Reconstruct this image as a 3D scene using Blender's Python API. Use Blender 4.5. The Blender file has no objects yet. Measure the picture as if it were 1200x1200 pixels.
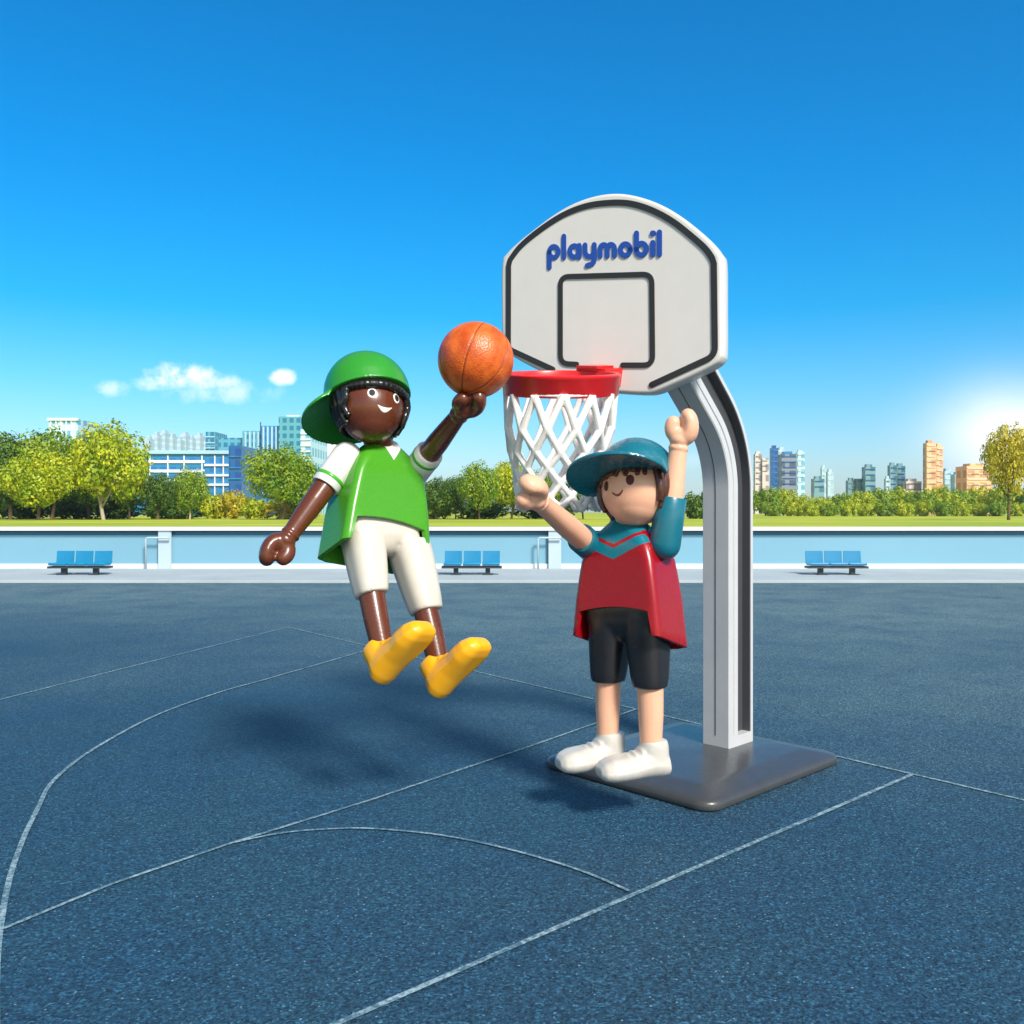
import bpy, bmesh, math, random
from mathutils import Vector, Matrix
from mathutils.bvhtree import BVHTree
PI = math.pi; R = math.radians
rnd = random.Random(7)
scene = bpy.context.scene
COL = scene.collection
F = 1063.0; H = 1.4

def W(px, py, Y):                      # a place seen in direction px,py at depth Y
    return Vector(((px-600)/F*Y, Y, H-(py-600)/F*Y))
def G(px, py, z=0.0):
    Y = F*(H-z)/(py-600.0)
    return Vector(((px-600)/F*Y, Y, z))

# ------------------------------------------------------------------ materials
def new_mat(name):
    m = bpy.data.materials.new(name); m.use_nodes = True
    nt = m.node_tree; b = nt.nodes['Principled BSDF']
    return m, nt, b
def N(nt, typ, **kw):
    n = nt.nodes.new(typ)
    for k, v in kw.items():
        if k.startswith('i_'):
            key = k[2:]
            n.inputs[int(key) if key.isdigit() else key].default_value = v
        else: setattr(n, k, v)
    return n
def mathn(nt, op, a, b=None, clamp=False):
    n = nt.nodes.new('ShaderNodeMath'); n.operation = op; n.use_clamp = clamp
    for i, v in enumerate((a, b)):
        if v is None: continue
        if isinstance(v, (int, float)): n.inputs[i].default_value = v
        else: nt.links.new(v, n.inputs[i])
    return n.outputs[0]
def mixc(nt, fac, a, b):
    n = nt.nodes.new('ShaderNodeMix'); n.data_type = 'RGBA'
    for s, v in ((0, fac), (6, a), (7, b)):
        if isinstance(v, (int, float)): n.inputs[s].default_value = v
        elif isinstance(v, tuple): n.inputs[s].default_value = v if len(v) == 4 else v+(1,)
        else: nt.links.new(v, n.inputs[s])
    return n.outputs[2]
def noise(nt, vec, scale, detail=3, rough=.55):
    n = N(nt, 'ShaderNodeTexNoise'); n.inputs['Scale'].default_value = scale
    n.inputs['Detail'].default_value = detail; n.inputs['Roughness'].default_value = rough
    if vec is not None: nt.links.new(vec, n.inputs['Vector'])
    return n.outputs[0]
def ramp(nt, fac, stops):
    n = N(nt, 'ShaderNodeValToRGB'); nt.links.new(fac, n.inputs[0])
    e = n.color_ramp.elements
    while len(e) < len(stops): e.new(.5)
    for i, (p, c) in enumerate(stops):
        e[i].position = p; e[i].color = c if len(c) == 4 else c+(1,)
    return n.outputs[0]
def bump(nt, b, h, strength, dist=.01):
    n = N(nt, 'ShaderNodeBump'); n.inputs['Strength'].default_value = strength
    n.inputs['Distance'].default_value = dist
    nt.links.new(h, n.inputs['Height']); nt.links.new(n.outputs[0], b.inputs['Normal'])

def plastic(name, col, rough=.3, sss=0.0, coat=.25, var=.06, bumps=.05, dark=None):
    m, nt, b = new_mat(name)
    tc = N(nt, 'ShaderNodeTexCoord')
    f = noise(nt, tc.outputs['Object'], 9, 4)
    d = tuple(c*(1-var*2) for c in col)
    l = tuple(min(1, c*(1+var)) for c in col)
    c = mixc(nt, f, d, l)
    nt.links.new(c, b.inputs['Base Color'])
    fr = noise(nt, tc.outputs['Object'], 45, 3)
    nt.links.new(mathn(nt, 'MULTIPLY_ADD', fr, .16), b.inputs['Roughness'])
    b.inputs['Roughness'].links[0].from_node.inputs[2].default_value = rough-.08
    b.inputs['Coat Weight'].default_value = coat; b.inputs['Coat Roughness'].default_value = .18
    if sss:
        b.inputs['Subsurface Weight'].default_value = sss
        b.inputs['Subsurface Radius'].default_value = (.03, .012, .008)
        b.inputs['Subsurface Scale'].default_value = .5
    h = noise(nt, tc.outputs['Object'], 50, 2)
    if bumps > .1: bump(nt, b, h, bumps, .004)
    return m
def flat(name, col, rough=.6, scale=2.0, var=.12, metallic=0.0):
    m, nt, b = new_mat(name)
    tc = N(nt, 'ShaderNodeTexCoord')
    f = noise(nt, tc.outputs['Object'], scale, 5)
    c = mixc(nt, f, tuple(x*(1-var) for x in col), tuple(min(1, x*(1+var)) for x in col))
    nt.links.new(c, b.inputs['Base Color'])
    b.inputs['Roughness'].default_value = rough; b.inputs['Metallic'].default_value = metallic
    return m

M = {}
M['skin_dark'] = plastic('dark_brown_plastic', (.115, .028, .010), .28, .05)
M['skin_light'] = plastic('light_skin_plastic', (.83, .45, .29), .34, .25, .15)
M['green'] = plastic('green_plastic', (.055, .37, .018), .3)
M['cap_green'] = plastic('cap_green_plastic', (.025, .26, .020), .3)
M['white'] = plastic('white_plastic', (.70, .68, .64), .32, .1)
M['trouser'] = plastic('trouser_plastic', (.60, .56, .48), .34, .1)
M['yellow'] = plastic('yellow_plastic', (.90, .42, .008), .33, .1, var=.1)
M['teal'] = plastic('teal_plastic', (.004, .135, .19), .28)
M['black'] = plastic('black_plastic', (.018, .018, .02), .3)
M['hair_black'] = plastic('black_hair_plastic', (.012, .011, .011), .22)
M['hair_brown'] = plastic('brown_hair_plastic', (.065, .018, .009), .33)
M['shoe_white'] = plastic('shoe_white_plastic', (.56, .53, .47), .45, .1, var=.15)
M['eye_dark'] = plastic('eye_brown_print', (.085, .012, .006), .6, 0, 0)
M['eye_black'] = plastic('eye_black_print', (.006, .005, .005), .7, 0, 0)
M['mouth_brown'] = plastic('mouth_print', (.20, .035, .02), .4)
M['print_white'] = plastic('white_print', (.85, .85, .83), .35)
M['board'] = plastic('board_plastic', (.66, .635, .60), .38, 0, .1, var=.03)
M['board_line'] = plastic('black_board_print', (.014, .013, .013), .35)
M['logo_blue'] = plastic('blue_board_print', (.006, .06, .34), .35)
M['red'] = plastic('red_plastic', (.70, .012, .014), .33, .05)
M['net'] = plastic('net_plastic', (.82, .80, .76), .38, .15)
M['pole'] = plastic('silver_grey_plastic', (.52, .525, .53), .36, 0, .3, var=.05)
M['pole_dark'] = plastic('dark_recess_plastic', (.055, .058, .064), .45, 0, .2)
M['base'] = plastic('charcoal_plastic', (.054, .056, .058), .33, 0, .12, var=.15, bumps=.12)
M['seat_blue'] = plastic('seat_blue_plastic', (.003, .20, .38), .4)
M['dark_metal'] = flat('dark_metal', (.02, .035, .05), .5)

# red tunic with teal yoke and a zigzag stripe, green tunic with white collar: both printed patterns
def tunic_mat(name, body, fn):
    m = plastic(name, body, .27, .05, .06)
    m.node_tree.nodes['Principled BSDF'].inputs['Specular IOR Level'].default_value = .38
    nt = m.node_tree; b = nt.nodes['Principled BSDF']
    src = b.inputs['Base Color'].links[0].from_socket
    tc = N(nt, 'ShaderNodeTexCoord'); sx = N(nt, 'ShaderNodeSeparateXYZ')
    nt.links.new(tc.outputs['Object'], sx.inputs[0])
    out = fn(nt, src, sx.outputs[0], sx.outputs[1], sx.outputs[2])
    nt.links.new(out, b.inputs['Base Color'])
    return m
def red_fn(nt, src, x, y, z):
    ax = mathn(nt, 'ABSOLUTE', x)
    ed = mathn(nt, 'SUBTRACT', z, mathn(nt, 'MULTIPLY', ax, .42))       # height above the V
    front = mathn(nt, 'GREATER_THAN', mathn(nt, 'MULTIPLY', y, -1), .075)
    top = mathn(nt, 'GREATER_THAN', z, 1.115)
    yoke = mathn(nt, 'GREATER_THAN', ed, .985)
    s = mathn(nt, 'MULTIPLY', mathn(nt, 'GREATER_THAN', ed, 1.037), mathn(nt, 'LESS_THAN', ed, 1.056))
    s = mathn(nt, 'MULTIPLY', s, mathn(nt, 'LESS_THAN', z, 1.13))
    yk = mathn(nt, 'MAXIMUM', mathn(nt, 'MULTIPLY', yoke, front), top)
    c = mixc(nt, yk, src, (.004, .16, .22))
    return mixc(nt, mathn(nt, 'MULTIPLY', s, front), c, (.30, .008, .012))
def green_fn(nt, src, x, y, z):
    ax = mathn(nt, 'ABSOLUTE', x)
    v = mathn(nt, 'SUBTRACT', z, mathn(nt, 'MULTIPLY', ax, 1.5))
    front = mathn(nt, 'GREATER_THAN', mathn(nt, 'MULTIPLY', y, -1), .03)
    w1 = mathn(nt, 'MULTIPLY', mathn(nt, 'GREATER_THAN', v, 1.065), front)
    ring = mathn(nt, 'GREATER_THAN', z, 1.158)
    # pale piping along the armholes
    e = mathn(nt, 'ABSOLUTE', mathn(nt, 'SUBTRACT', ax, .158))
    pip = mathn(nt, 'MULTIPLY', mathn(nt, 'LESS_THAN', e, .004), mathn(nt, 'GREATER_THAN', z, 1.0))
    f = mathn(nt, 'MAXIMUM', w1, ring)
    return mixc(nt, f, src, (.68, .66, .62))
M['tunic_red'] = tunic_mat('red_tunic_plastic', (.29, .003, .008), red_fn)
M['tunic_green'] = tunic_mat('green_tunic_plastic', (.060, .29, .014), green_fn)

# ball
m, nt, b = new_mat('basketball_rubber'); M['ball'] = m
tc = N(nt, 'ShaderNodeTexCoord')
vo = N(nt, 'ShaderNodeTexVoronoi'); vo.inputs['Scale'].default_value = 120
nt.links.new(tc.outputs['Object'], vo.inputs['Vector'])
f = noise(nt, tc.outputs['Object'], 14, 5)
c = mixc(nt, ramp(nt, f, [(.35, (0,0,0)), (.65, (1,1,1))]), (.46, .062, .005), (.74, .145, .014))
nt.links.new(c, b.inputs['Base Color']); b.inputs['Roughness'].default_value = .38
bump(nt, b, vo.outputs['Distance'], .35, .004)
M['ball_seam'] = plastic('ball_seam_rubber', (.26, .045, .008), .45)

# court surface
m, nt, b = new_mat('blue_court_surface'); M['court'] = m
tc = N(nt, 'ShaderNodeTexCoord'); o = tc.outputs['Object']
big = noise(nt, o, .16, 3); mid = noise(nt, o, 1.3, 5, .6)
sp_ = N(nt, 'ShaderNodeSeparateXYZ'); nt.links.new(o, sp_.inputs[0])
far_sheen = mathn(nt, 'ADD', mathn(nt, 'MULTIPLY', mathn(nt, 'ADD', sp_.outputs[1], mathn(nt, 'MULTIPLY', sp_.outputs[0], .45)), .075), mathn(nt, 'MULTIPLY', mathn(nt, 'SUBTRACT', big, .5), 1.3))  # sky sheen painted into the colour: paler with distance and rightward, plus random patches
c = mixc(nt, ramp(nt, far_sheen, [(.36, (0,0,0)), (1.0, (1,1,1))]), (.014, .058, .098), (.100, .168, .180))
c = mixc(nt, mathn(nt, 'MULTIPLY', ramp(nt, mid, [(.42, (0,0,0)), (.7, (1,1,1))]), .5), c, (.006, .045, .105))
fine = noise(nt, o, 62, 2, .7); fine2 = noise(nt, o, 40, 2, .6)
c = mixc(nt, ramp(nt, fine, [(.56, (0,0,0)), (.80, (.6,.6,.6))]), c, (.07, .19, .29))
c = mixc(nt, mathn(nt, 'MULTIPLY', ramp(nt, fine2, [(.52, (0,0,0)), (.70, (1,1,1))]), .4), c, (.004, .022, .060))
vg = N(nt, 'ShaderNodeTexVoronoi'); vg.inputs['Scale'].default_value = 125; nt.links.new(o, vg.inputs['Vector'])
sg = N(nt, 'ShaderNodeSeparateColor'); nt.links.new(vg.outputs['Color'], sg.inputs[0])
gr = ramp(nt, sg.outputs[0], [(0, (.30, .30, .32)), (.3, (.72, .72, .74)), (.7, (1.05, 1.05, 1.05)), (.9, (1.5, 1.5, 1.45)), (1, (2.6, 2.4, 2.2))])
mg = N(nt, 'ShaderNodeMix'); mg.data_type = 'RGBA'; mg.blend_type = 'MULTIPLY'; mg.inputs[0].default_value = 1
nt.links.new(c, mg.inputs[6]); nt.links.new(gr, mg.inputs[7]); c = mg.outputs[2]
vs = N(nt, 'ShaderNodeTexVoronoi'); vs.inputs['Scale'].default_value = 24; nt.links.new(o, vs.inputs['Vector'])
sp = mathn(nt, 'LESS_THAN', vs.outputs['Distance'], .085)
c = mixc(nt, mathn(nt, 'MULTIPLY', sp, .6), c, (.25, .42, .50))
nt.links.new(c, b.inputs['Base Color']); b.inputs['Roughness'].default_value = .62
b.inputs['Specular IOR Level'].default_value = .45
bump(nt, b, mathn(nt, 'ADD', fine, mathn(nt, 'MULTIPLY', fine2, 1.5)), .55, .012)

m, nt, b = new_mat('worn_line_paint'); M['line'] = m
tc = N(nt, 'ShaderNodeTexCoord'); o = tc.outputs['Object']
f = noise(nt, o, 60, 3, .7); f2 = noise(nt, o, 5, 3)
fac = ramp(nt, mathn(nt, 'ADD', mathn(nt, 'MULTIPLY', f, .7), mathn(nt, 'MULTIPLY', f2, .3)), [(.44, (0,0,0)), (.62, (1,1,1))])
c = mixc(nt, fac, (.055, .125, .17), (.30, .42, .46))
nt.links.new(c, b.inputs['Base Color']); b.inputs['Roughness'].default_value = .7

M['pavement'] = flat('pale_pavement_concrete', (.36, .42, .44), .75, .8, .2)
M['wall_panel'] = flat('pale_blue_painted_concrete', (.16, .345, .45), .6, .25, .10)
M['wall_band'] = flat('blue_painted_band', (.03, .20, .34), .5, .3)
M['coping'] = flat('white_coping', (.62, .65, .67), .5, .8, .08)
M['post'] = flat('pale_post', (.40, .50, .55), .5, .8)

m, nt, b = new_mat('mown_grass'); M['grass'] = m
tc = N(nt, 'ShaderNodeTexCoord'); o = tc.outputs['Object']
mp = N(nt, 'ShaderNodeMapping'); mp.inputs['Scale'].default_value = (.012, .03, 1); nt.links.new(o, mp.inputs[0])
f = noise(nt, mp.outputs[0], 2.2, 6, .6); g = noise(nt, o, .5, 4)
c = mixc(nt, ramp(nt, f, [(.38, (0,0,0)), (.62, (1,1,1))]), (.26, .36, .006), (.55, .52, .008))
c = mixc(nt, mathn(nt, 'MULTIPLY', g, .35), c, (.12, .24, .006))
nt.links.new(c, b.inputs['Base Color']); b.inputs['Roughness'].default_value = .9

def leaf_mat(name, a, c2, d):
    m, nt, b = new_mat(name)
    tc = N(nt, 'ShaderNodeTexCoord'); o = tc.outputs['Object']
    ge = N(nt, 'ShaderNodeNewGeometry')
    f = noise(nt, o, 5.0, 3)
    c = mixc(nt, ramp(nt, f, [(.36, (0,0,0)), (.62, (1,1,1))]), a, c2)
    c = mixc(nt, mathn(nt, 'MULTIPLY', ge.outputs['Random Per Island'], .55), c, d)
    nt.links.new(c, b.inputs['Base Color']); b.inputs['Roughness'].default_value = .55
    tr = N(nt, 'ShaderNodeBsdfTranslucent'); nt.links.new(c, tr.inputs[0])
    mx = N(nt, 'ShaderNodeMixShader'); mx.inputs[0].default_value = .3
    nt.links.new(b.outputs[0], mx.inputs[1]); nt.links.new(tr.outputs[0], mx.inputs[2])
    nt.links.new(mx.outputs[0], nt.nodes['Material Output'].inputs[0])
    return m
M['leaf_yellow'] = leaf_mat('yellow_green_leaves', (.30, .42, .012), (.72, .70, .014), (.12, .24, .006))
M['leaf_mid'] = leaf_mat('mid_green_leaves', (.14, .29, .012), (.42, .52, .014), (.05, .14, .008))
M['leaf_dark'] = leaf_mat('dark_green_leaves', (.05, .13, .010), (.17, .28, .014), (.02, .065, .006))
M['leaf_gold'] = leaf_mat('golden_leaves', (.50, .44, .02), (.75, .58, .04), (.28, .32, .01))
M['bark'] = flat('grey_brown_bark', (.12, .08, .045), .85, 3, .3)
M['bark_pale'] = flat('pale_bark', (.40, .34, .26), .8, 3, .3)

def facade(name, wall, win, rough=.35, sx=.25, sy=.28, frac=.6, spec=.5):
    """small windows too fine to see one by one: bricks of glass in a wall"""
    m, nt, b = new_mat(name)
    tc = N(nt, 'ShaderNodeTexCoord'); s = N(nt, 'ShaderNodeSeparateXYZ')
    nt.links.new(tc.outputs['Object'], s.inputs[0])
    hx = mathn(nt, 'ADD', s.outputs[0], s.outputs[1])
    fx = mathn(nt, 'FRACT', mathn(nt, 'MULTIPLY', hx, sx)); fz = mathn(nt, 'FRACT', mathn(nt, 'MULTIPLY', s.outputs[2], sy))
    w = mathn(nt, 'MULTIPLY', mathn(nt, 'LESS_THAN', fx, frac), mathn(nt, 'LESS_THAN', fz, frac))
    n_ = noise(nt, tc.outputs['Object'], .05, 3)
    wc = mixc(nt, n_, tuple(x*.8 for x in win), tuple(min(1, x*1.25) for x in win))
    nt.links.new(mixc(nt, w, wall, wc), b.inputs['Base Color'])
    b.inputs['Roughness'].default_value = rough
    return m

# ------------------------------------------------------------------ mesh helpers
def finish(bm, smooth=True):
    bmesh.ops.recalc_face_normals(bm, faces=bm.faces[:])
    for f in bm.faces: f.smooth = smooth
def tag(o, label=None, cat=None, group=None, kind=None):
    if label: o['label'] = label
    if cat: o['category'] = cat
    if group: o['group'] = group
    if kind: o['kind'] = kind
    return o
def mobj(name, me, mat, parent=None, mtx=None):
    o = bpy.data.objects.new(name, me); COL.objects.link(o)
    if mat is not None:
        me.materials.clear(); me.materials.append(mat)
    o.matrix_world = mtx if mtx is not None else Matrix.Identity(4)
    if parent is not None:
        o.parent = parent
        pm = WM[parent.name]
        o.matrix_parent_inverse = pm.inverted()
    WM[o.name] = (mtx if mtx is not None else Matrix.Identity(4)).copy()
    return o
WM = {}
def obj(name, bm, mat, parent=None, mtx=None, smooth=True, auto=None):
    finish(bm, smooth)
    me = bpy.data.meshes.new(name)
    if auto is not None:
        for e in bm.edges:
            if len(e.link_faces) == 2 and e.calc_face_angle(0) > R(auto): e.smooth = False
    bm.to_mesh(me); bm.free()
    return mobj(name, me, mat, parent, mtx)
def thing(name, loc, label, cat, group=None):
    o = bpy.data.objects.new(name, None); COL.objects.link(o); o.location = loc
    o.empty_display_size = .1
    WM[o.name] = Matrix.Translation(Vector(loc))
    return tag(o, label, cat, group)
def box(bm, lo, hi, mtx=None):
    x0, y0, z0 = lo; x1, y1, z1 = hi
    vs = [bm.verts.new(v) for v in ((x0,y0,z0),(x1,y0,z0),(x1,y1,z0),(x0,y1,z0),(x0,y0,z1),(x1,y0,z1),(x1,y1,z1),(x0,y1,z1))]
    if mtx is not None:
        for v in vs: v.co = mtx @ v.co
    for f in ((0,3,2,1),(4,5,6,7),(0,1,5,4),(1,2,6,5),(2,3,7,6),(3,0,4,7)): bm.faces.new([vs[i] for i in f])
    return vs
def bevel_all(bm, w, seg=2, ang=30):
    es = [e for e in bm.edges if len(e.link_faces) == 2 and e.calc_face_angle(0) > R(ang)]
    bmesh.ops.bevel(bm, geom=es, offset=w, segments=seg, affect='EDGES', profile=.5)
def loft(bm, rings, cap0=True, cap1=True, closed=True):
    vr = [[bm.verts.new(p) for p in r] for r in rings]
    n = len(vr[0])
    for a, b_ in zip(vr, vr[1:]):
        for i in range(n if closed else n-1):
            j = (i+1) % n
            bm.faces.new((a[i], a[j], b_[j], b_[i]))
    if cap0: bm.faces.new(list(reversed(vr[0])))
    if cap1: bm.faces.new(vr[-1])
    return vr
def tube(bm, pts, rad, n=12, cap=True):
    pts = [Vector(p) for p in pts]
    rads = rad if isinstance(rad, (list, tuple)) else [rad]*len(pts)
    rings = []; prev = None
    for i, p in enumerate(pts):
        t = (pts[min(i+1, len(pts)-1)]-pts[max(i-1, 0)]).normalized()
        if prev is None:
            a = Vector((0,0,1)) if abs(t.z) < .9 else Vector((1,0,0))
            u = t.cross(a).normalized()
        else: u = (prev - t*prev.dot(t)).normalized()
        prev = u; v = t.cross(u)
        rings.append([p+(u*math.cos(2*PI*k/n)+v*math.sin(2*PI*k/n))*rads[i] for k in range(n)])
    loft(bm, rings, cap, cap)
def ellipsoid(bm, c, r, mtx=None, u=24, v=14):
    m = Matrix.Translation(Vector(c)) @ Matrix.Diagonal((r[0], r[1], r[2], 1))
    if mtx is not None: m = mtx @ m
    bmesh.ops.create_uvsphere(bm, u_segments=u, v_segments=v, radius=1, matrix=m)
def rrect(a, b, r, k=6, m=8):
    """rounded rectangle, counter-clockwise, starting on the right side"""
    r = min(r, a*.999, b*.999); pts = []
    cs = [(a-r, b-r, 0), (-(a-r), b-r, 90), (-(a-r), -(b-r), 180), (a-r, -(b-r), 270)]
    for q, (cx, cy, a0) in enumerate(cs):
        arc = [(cx+r*math.cos(R(a0+90*i/k)), cy+r*math.sin(R(a0+90*i/k))) for i in range(k+1)]
        pts += arc
        nx = cs[(q+1) % 4]
        e0 = arc[-1]; e1 = (nx[0]+r*math.cos(R(nx[2])), nx[1]+r*math.sin(R(nx[2])))
        for i in range(1, m): pts.append((e0[0]+(e1[0]-e0[0])*i/m, e0[1]+(e1[1]-e0[1])*i/m))
    return pts
def remesh(bm, voxel, smooth_it=3, fac=.5):
    me = bpy.data.meshes.new('tmp'); finish(bm); bm.to_mesh(me); bm.free()
    o = bpy.data.objects.new('tmp', me); COL.objects.link(o)
    r_ = o.modifiers.new('r', 'REMESH'); r_.mode = 'VOXEL'; r_.voxel_size = voxel; r_.use_smooth_shade = True
    s = o.modifiers.new('s', 'SMOOTH'); s.iterations = smooth_it; s.factor = fac
    dg = bpy.context.evaluated_depsgraph_get()
    out = bpy.data.meshes.new_from_object(o.evaluated_get(dg))
    bpy.data.objects.remove(o); bpy.data.meshes.remove(me)
    for p in out.polygons: p.use_smooth = True
    return out
def RX(d): return Matrix.Rotation(R(d), 4, 'X')
def RY(d): return Matrix.Rotation(R(d), 4, 'Y')
def RZ(d): return Matrix.Rotation(R(d), 4, 'Z')
def T(x, y, z): return Matrix.Translation(Vector((x, y, z)))

# ------------------------------------------------------------------ setting
def sheet(name, x0, x1, y0, y1, z, mat, cuts=1):
    bm = bmesh.new()
    vs = [bm.verts.new(p) for p in ((x0,y0,z),(x1,y0,z),(x1,y1,z),(x0,y1,z))]
    bm.faces.new(vs)
    return tag(obj(name, bm, mat, smooth=False), kind='structure')
COURT_END = F*H/83.0
sheet('ground', -3000, 3000, -400, 3000, -.012, M['grass'])
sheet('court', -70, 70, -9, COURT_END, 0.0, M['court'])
bm = bmesh.new(); box(bm, (-70, COURT_END, -.3), (70, 22.2, .06)); bevel_all(bm, .012)
tag(obj('pavement', bm, M['pavement'], smooth=False), kind='structure')

def court_line(pts, w, z=.004):
    bm = bmesh.new(); P = [G(*p) for p in pts]
    L = []; 
    for i, p in enumerate(P):
        t = (P[min(i+1, len(P)-1)]-P[max(i-1, 0)]).normalized(); n = Vector((-t.y, t.x, 0))
        L.append((bm.verts.new((p.x-n.x*w/2, p.y-n.y*w/2, z)), bm.verts.new((p.x+n.x*w/2, p.y+n.y*w/2, z))))
    for a, b_ in zip(L, L[1:]): bm.faces.new((a[0], a[1], b_[1], b_[0]))
    return tag(obj('court_line', bm, M['line'], smooth=False), kind='structure')
def smoothpts(pts, n=8):
    out = []
    for i in range(len(pts)-1):
        p0 = pts[max(i-1, 0)]; p1 = pts[i]; p2 = pts[i+1]; p3 = pts[min(i+2, len(pts)-1)]
        for k in range(n):
            t = k/n
            out.append(tuple(.5*((2*p1[j])+(-p0[j]+p2[j])*t+(2*p0[j]-5*p1[j]+4*p2[j]-p3[j])*t*t+(-p0[j]+3*p1[j]-3*p2[j]+p3[j])*t**3) for j in range(len(p1))))
    out.append(tuple(pts[-1])); return out
LWD = .022
court_line([(-90, 843), (337, 735)], LWD, .0040)
court_line([(337, 735), (620, 802), (1070, 908), (1330, 969)], LWD, .0048)
court_line([(1070, 908), (880, 990), (640, 1094), (300, 1243)], LWD, .0056)
court_line(smoothpts([(-5, 1260), (-4, 1130), (8, 1045), (25, 990), (45, 947), (60, 919), (93, 890), (140, 861), (190, 836), (257, 812), (307, 798), (373, 779), (428, 763)]), LWD, .0064)
court_line([(-140, 1150), (130, 1038), (270, 990), (440, 937), (620, 876), (745, 832)], LWD*.8, .0072)
court_line(smoothpts([(270, 990), (330, 978), (390, 973), (440, 973), (520, 981), (600, 998), (680, 1022), (737, 1046)]), LWD*.7, .0080)

# low wall behind the pavement
WY = 21.6
wall = thing('boundary_wall', (0, WY, .06), 'long low pale blue wall with white coping between court and park', 'wall')
def wpart(name, x0, x1, y0, y1, z0, z1, mat, bw=.008):
    bm = bmesh.new(); box(bm, (x0, y0, z0), (x1, y1, z1)); bevel_all(bm, bw)
    return obj(name, bm, mat, wall, smooth=False)
zt = H-17.5/F*WY
xs = [-62, -45, -36.5, -27.6, -17.9, W(195, 0, WY).x, W(650, 0, WY).x, 14.6, 23, 33, 45, 62]
for a, b_ in zip(xs, xs[1:]):
    wpart('panel', a+.008, b_-.008, WY, WY+.25, .06, zt-.19, M['wall_panel'])
    wpart('band', a+.01, b_-.01, WY+.04, WY+.22, zt-.19, zt-.118, M['wall_band'])
    wpart('skirting', a+.008, b_-.008, WY-.05, WY, .0601, .17, M['coping'])
wpart('coping', -62, 62, WY-.16, WY+.36, zt-.085, zt, M['coping'], .015)
wpart('coping_shade_strip', -62, 62, WY-.04, WY+.24, zt-.118, zt-.085, M['black'], .003)  # solid black strip standing in for the shade under the coping
for x in xs[1:-1]:
    wpart('post', x-.15, x+.15, WY-.12, WY-.055, .06, zt-.09, M['post'], .02)
for x in (W(195, 0, WY).x, W(650, 0, WY).x):
    bm = bmesh.new(); x0 = x-.40
    tube(bm, [(x0, WY-.22, .06), (x0, WY-.22, zt-.28), (x0+.03, WY-.22, zt-.25), (x+.10, WY-.22, zt-.25), (x+.14, WY-.19, zt-.28)], .022, 8)
    obj('handrail', bm, M['post'], wall)

# benches of three seats
def make_bench(px, label):
    Y = 19.4; x = (px-600)/F*Y; w = 1.2
    t = thing('bench', (x, Y, .06), label, 'bench', 'three-seat benches in front of the low wall')
    for k in (-1, 0, 1):
        bm = bmesh.new(); cx = x+k*.41
        prof = [(-.17, .265), (-.16, .235), (.10, .225), (.17, .27), (.20, .50), (.225, .50), (.20, .245), (.12, .195), (-.17, .205), (-.19, .235)]
        rings = []
        for sx_, in_ in ((-.185, .014), (-.17, 0), (.17, 0), (.185, .014)):
            cyy = sum(p[0] for p in prof)/len(prof); czz = sum(p[1] for p in prof)/len(prof)
            rings.append([(cx+sx_, Y+p[0]*(1-in_), .06+p[1]+(czz-p[1])*in_) for p in prof])
        loft(bm, rings)
        obj('seat', bm, M['seat_blue'], t, auto=35)
    bm = bmesh.new(); box(bm, (x-.64, Y-.14, .20), (x+.64, Y+.14, .245)); bevel_all(bm, .008)
    obj('beam', bm, M['dark_metal'], t, smooth=False)
    for s in (-1, 1):
        bm = bmesh.new(); box(bm, (x+s*.34-.05, Y-.05, .06), (x+s*.34+.05, Y+.05, .20)); box(bm, (x+s*.34-.11, Y-.13, .0602), (x+s*.34+.11, Y+.13, .075)); bevel_all(bm, .006)
        obj('leg', bm, M['dark_metal'], t, smooth=False)
make_bench(94, 'blue three-seat bench by the left edge, nearest the wall post with a handrail')
make_bench(553, 'blue three-seat bench seen just right of the jumping figure in green')
make_bench(980, 'blue three-seat bench standing alone to the right of the hoop pole')

# ------------------------------------------------------------------ trees
def crown_mesh(seed, clumps, leaves, size, low=.0):
    r = random.Random(seed); bm = bmesh.new()
    cl = []
    for i in range(clumps):
        a = i*2.39996+r.uniform(-.3, .3); zz = 1-2*(i+.5)/clumps; q = math.sqrt(1-zz*zz)
        k = r.uniform(.72, 1.0)
        cl.append((Vector((math.cos(a)*q*.40*k, math.sin(a)*q*.40*k, .60+zz*.265*k)), r.uniform(.095, .165)))
    cl.append((Vector((0, 0, .58)), .25)); cl.append((Vector((.1, 0, .5)), .2)); cl.append((Vector((-.1, .03, .66)), .2))
    per = leaves//len(cl)
    for c, cr in cl:
        k = int(per*(cr/.15)**2)
        for i in range(k):
            d = Vector((r.gauss(0,1), r.gauss(0,1), r.gauss(0,1))).normalized()
            p = c + d*cr*(r.uniform(.70, 1.05) if r.random() < .93 else r.uniform(1.05, 1.22))
            n = (d+Vector((r.gauss(0,.32), r.gauss(0,.32), r.gauss(.25,.32)))).normalized()
            u = n.cross(Vector((r.gauss(0,1), r.gauss(0,1), r.gauss(0,1)))).normalized(); v = n.cross(u)
            s = size*r.uniform(.6, 1.4)
            q = [p+u*s, p+v*s*.6+u*.1*s, p-u*s, p-v*s*.6]
            bm.faces.new([bm.verts.new(x) for x in q])
    for f in bm.faces: f.smooth = False
    me = bpy.data.meshes.new('crown'); bm.to_mesh(me); bm.free(); me.materials.append(M['leaf_mid'])
    return me, cl
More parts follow.
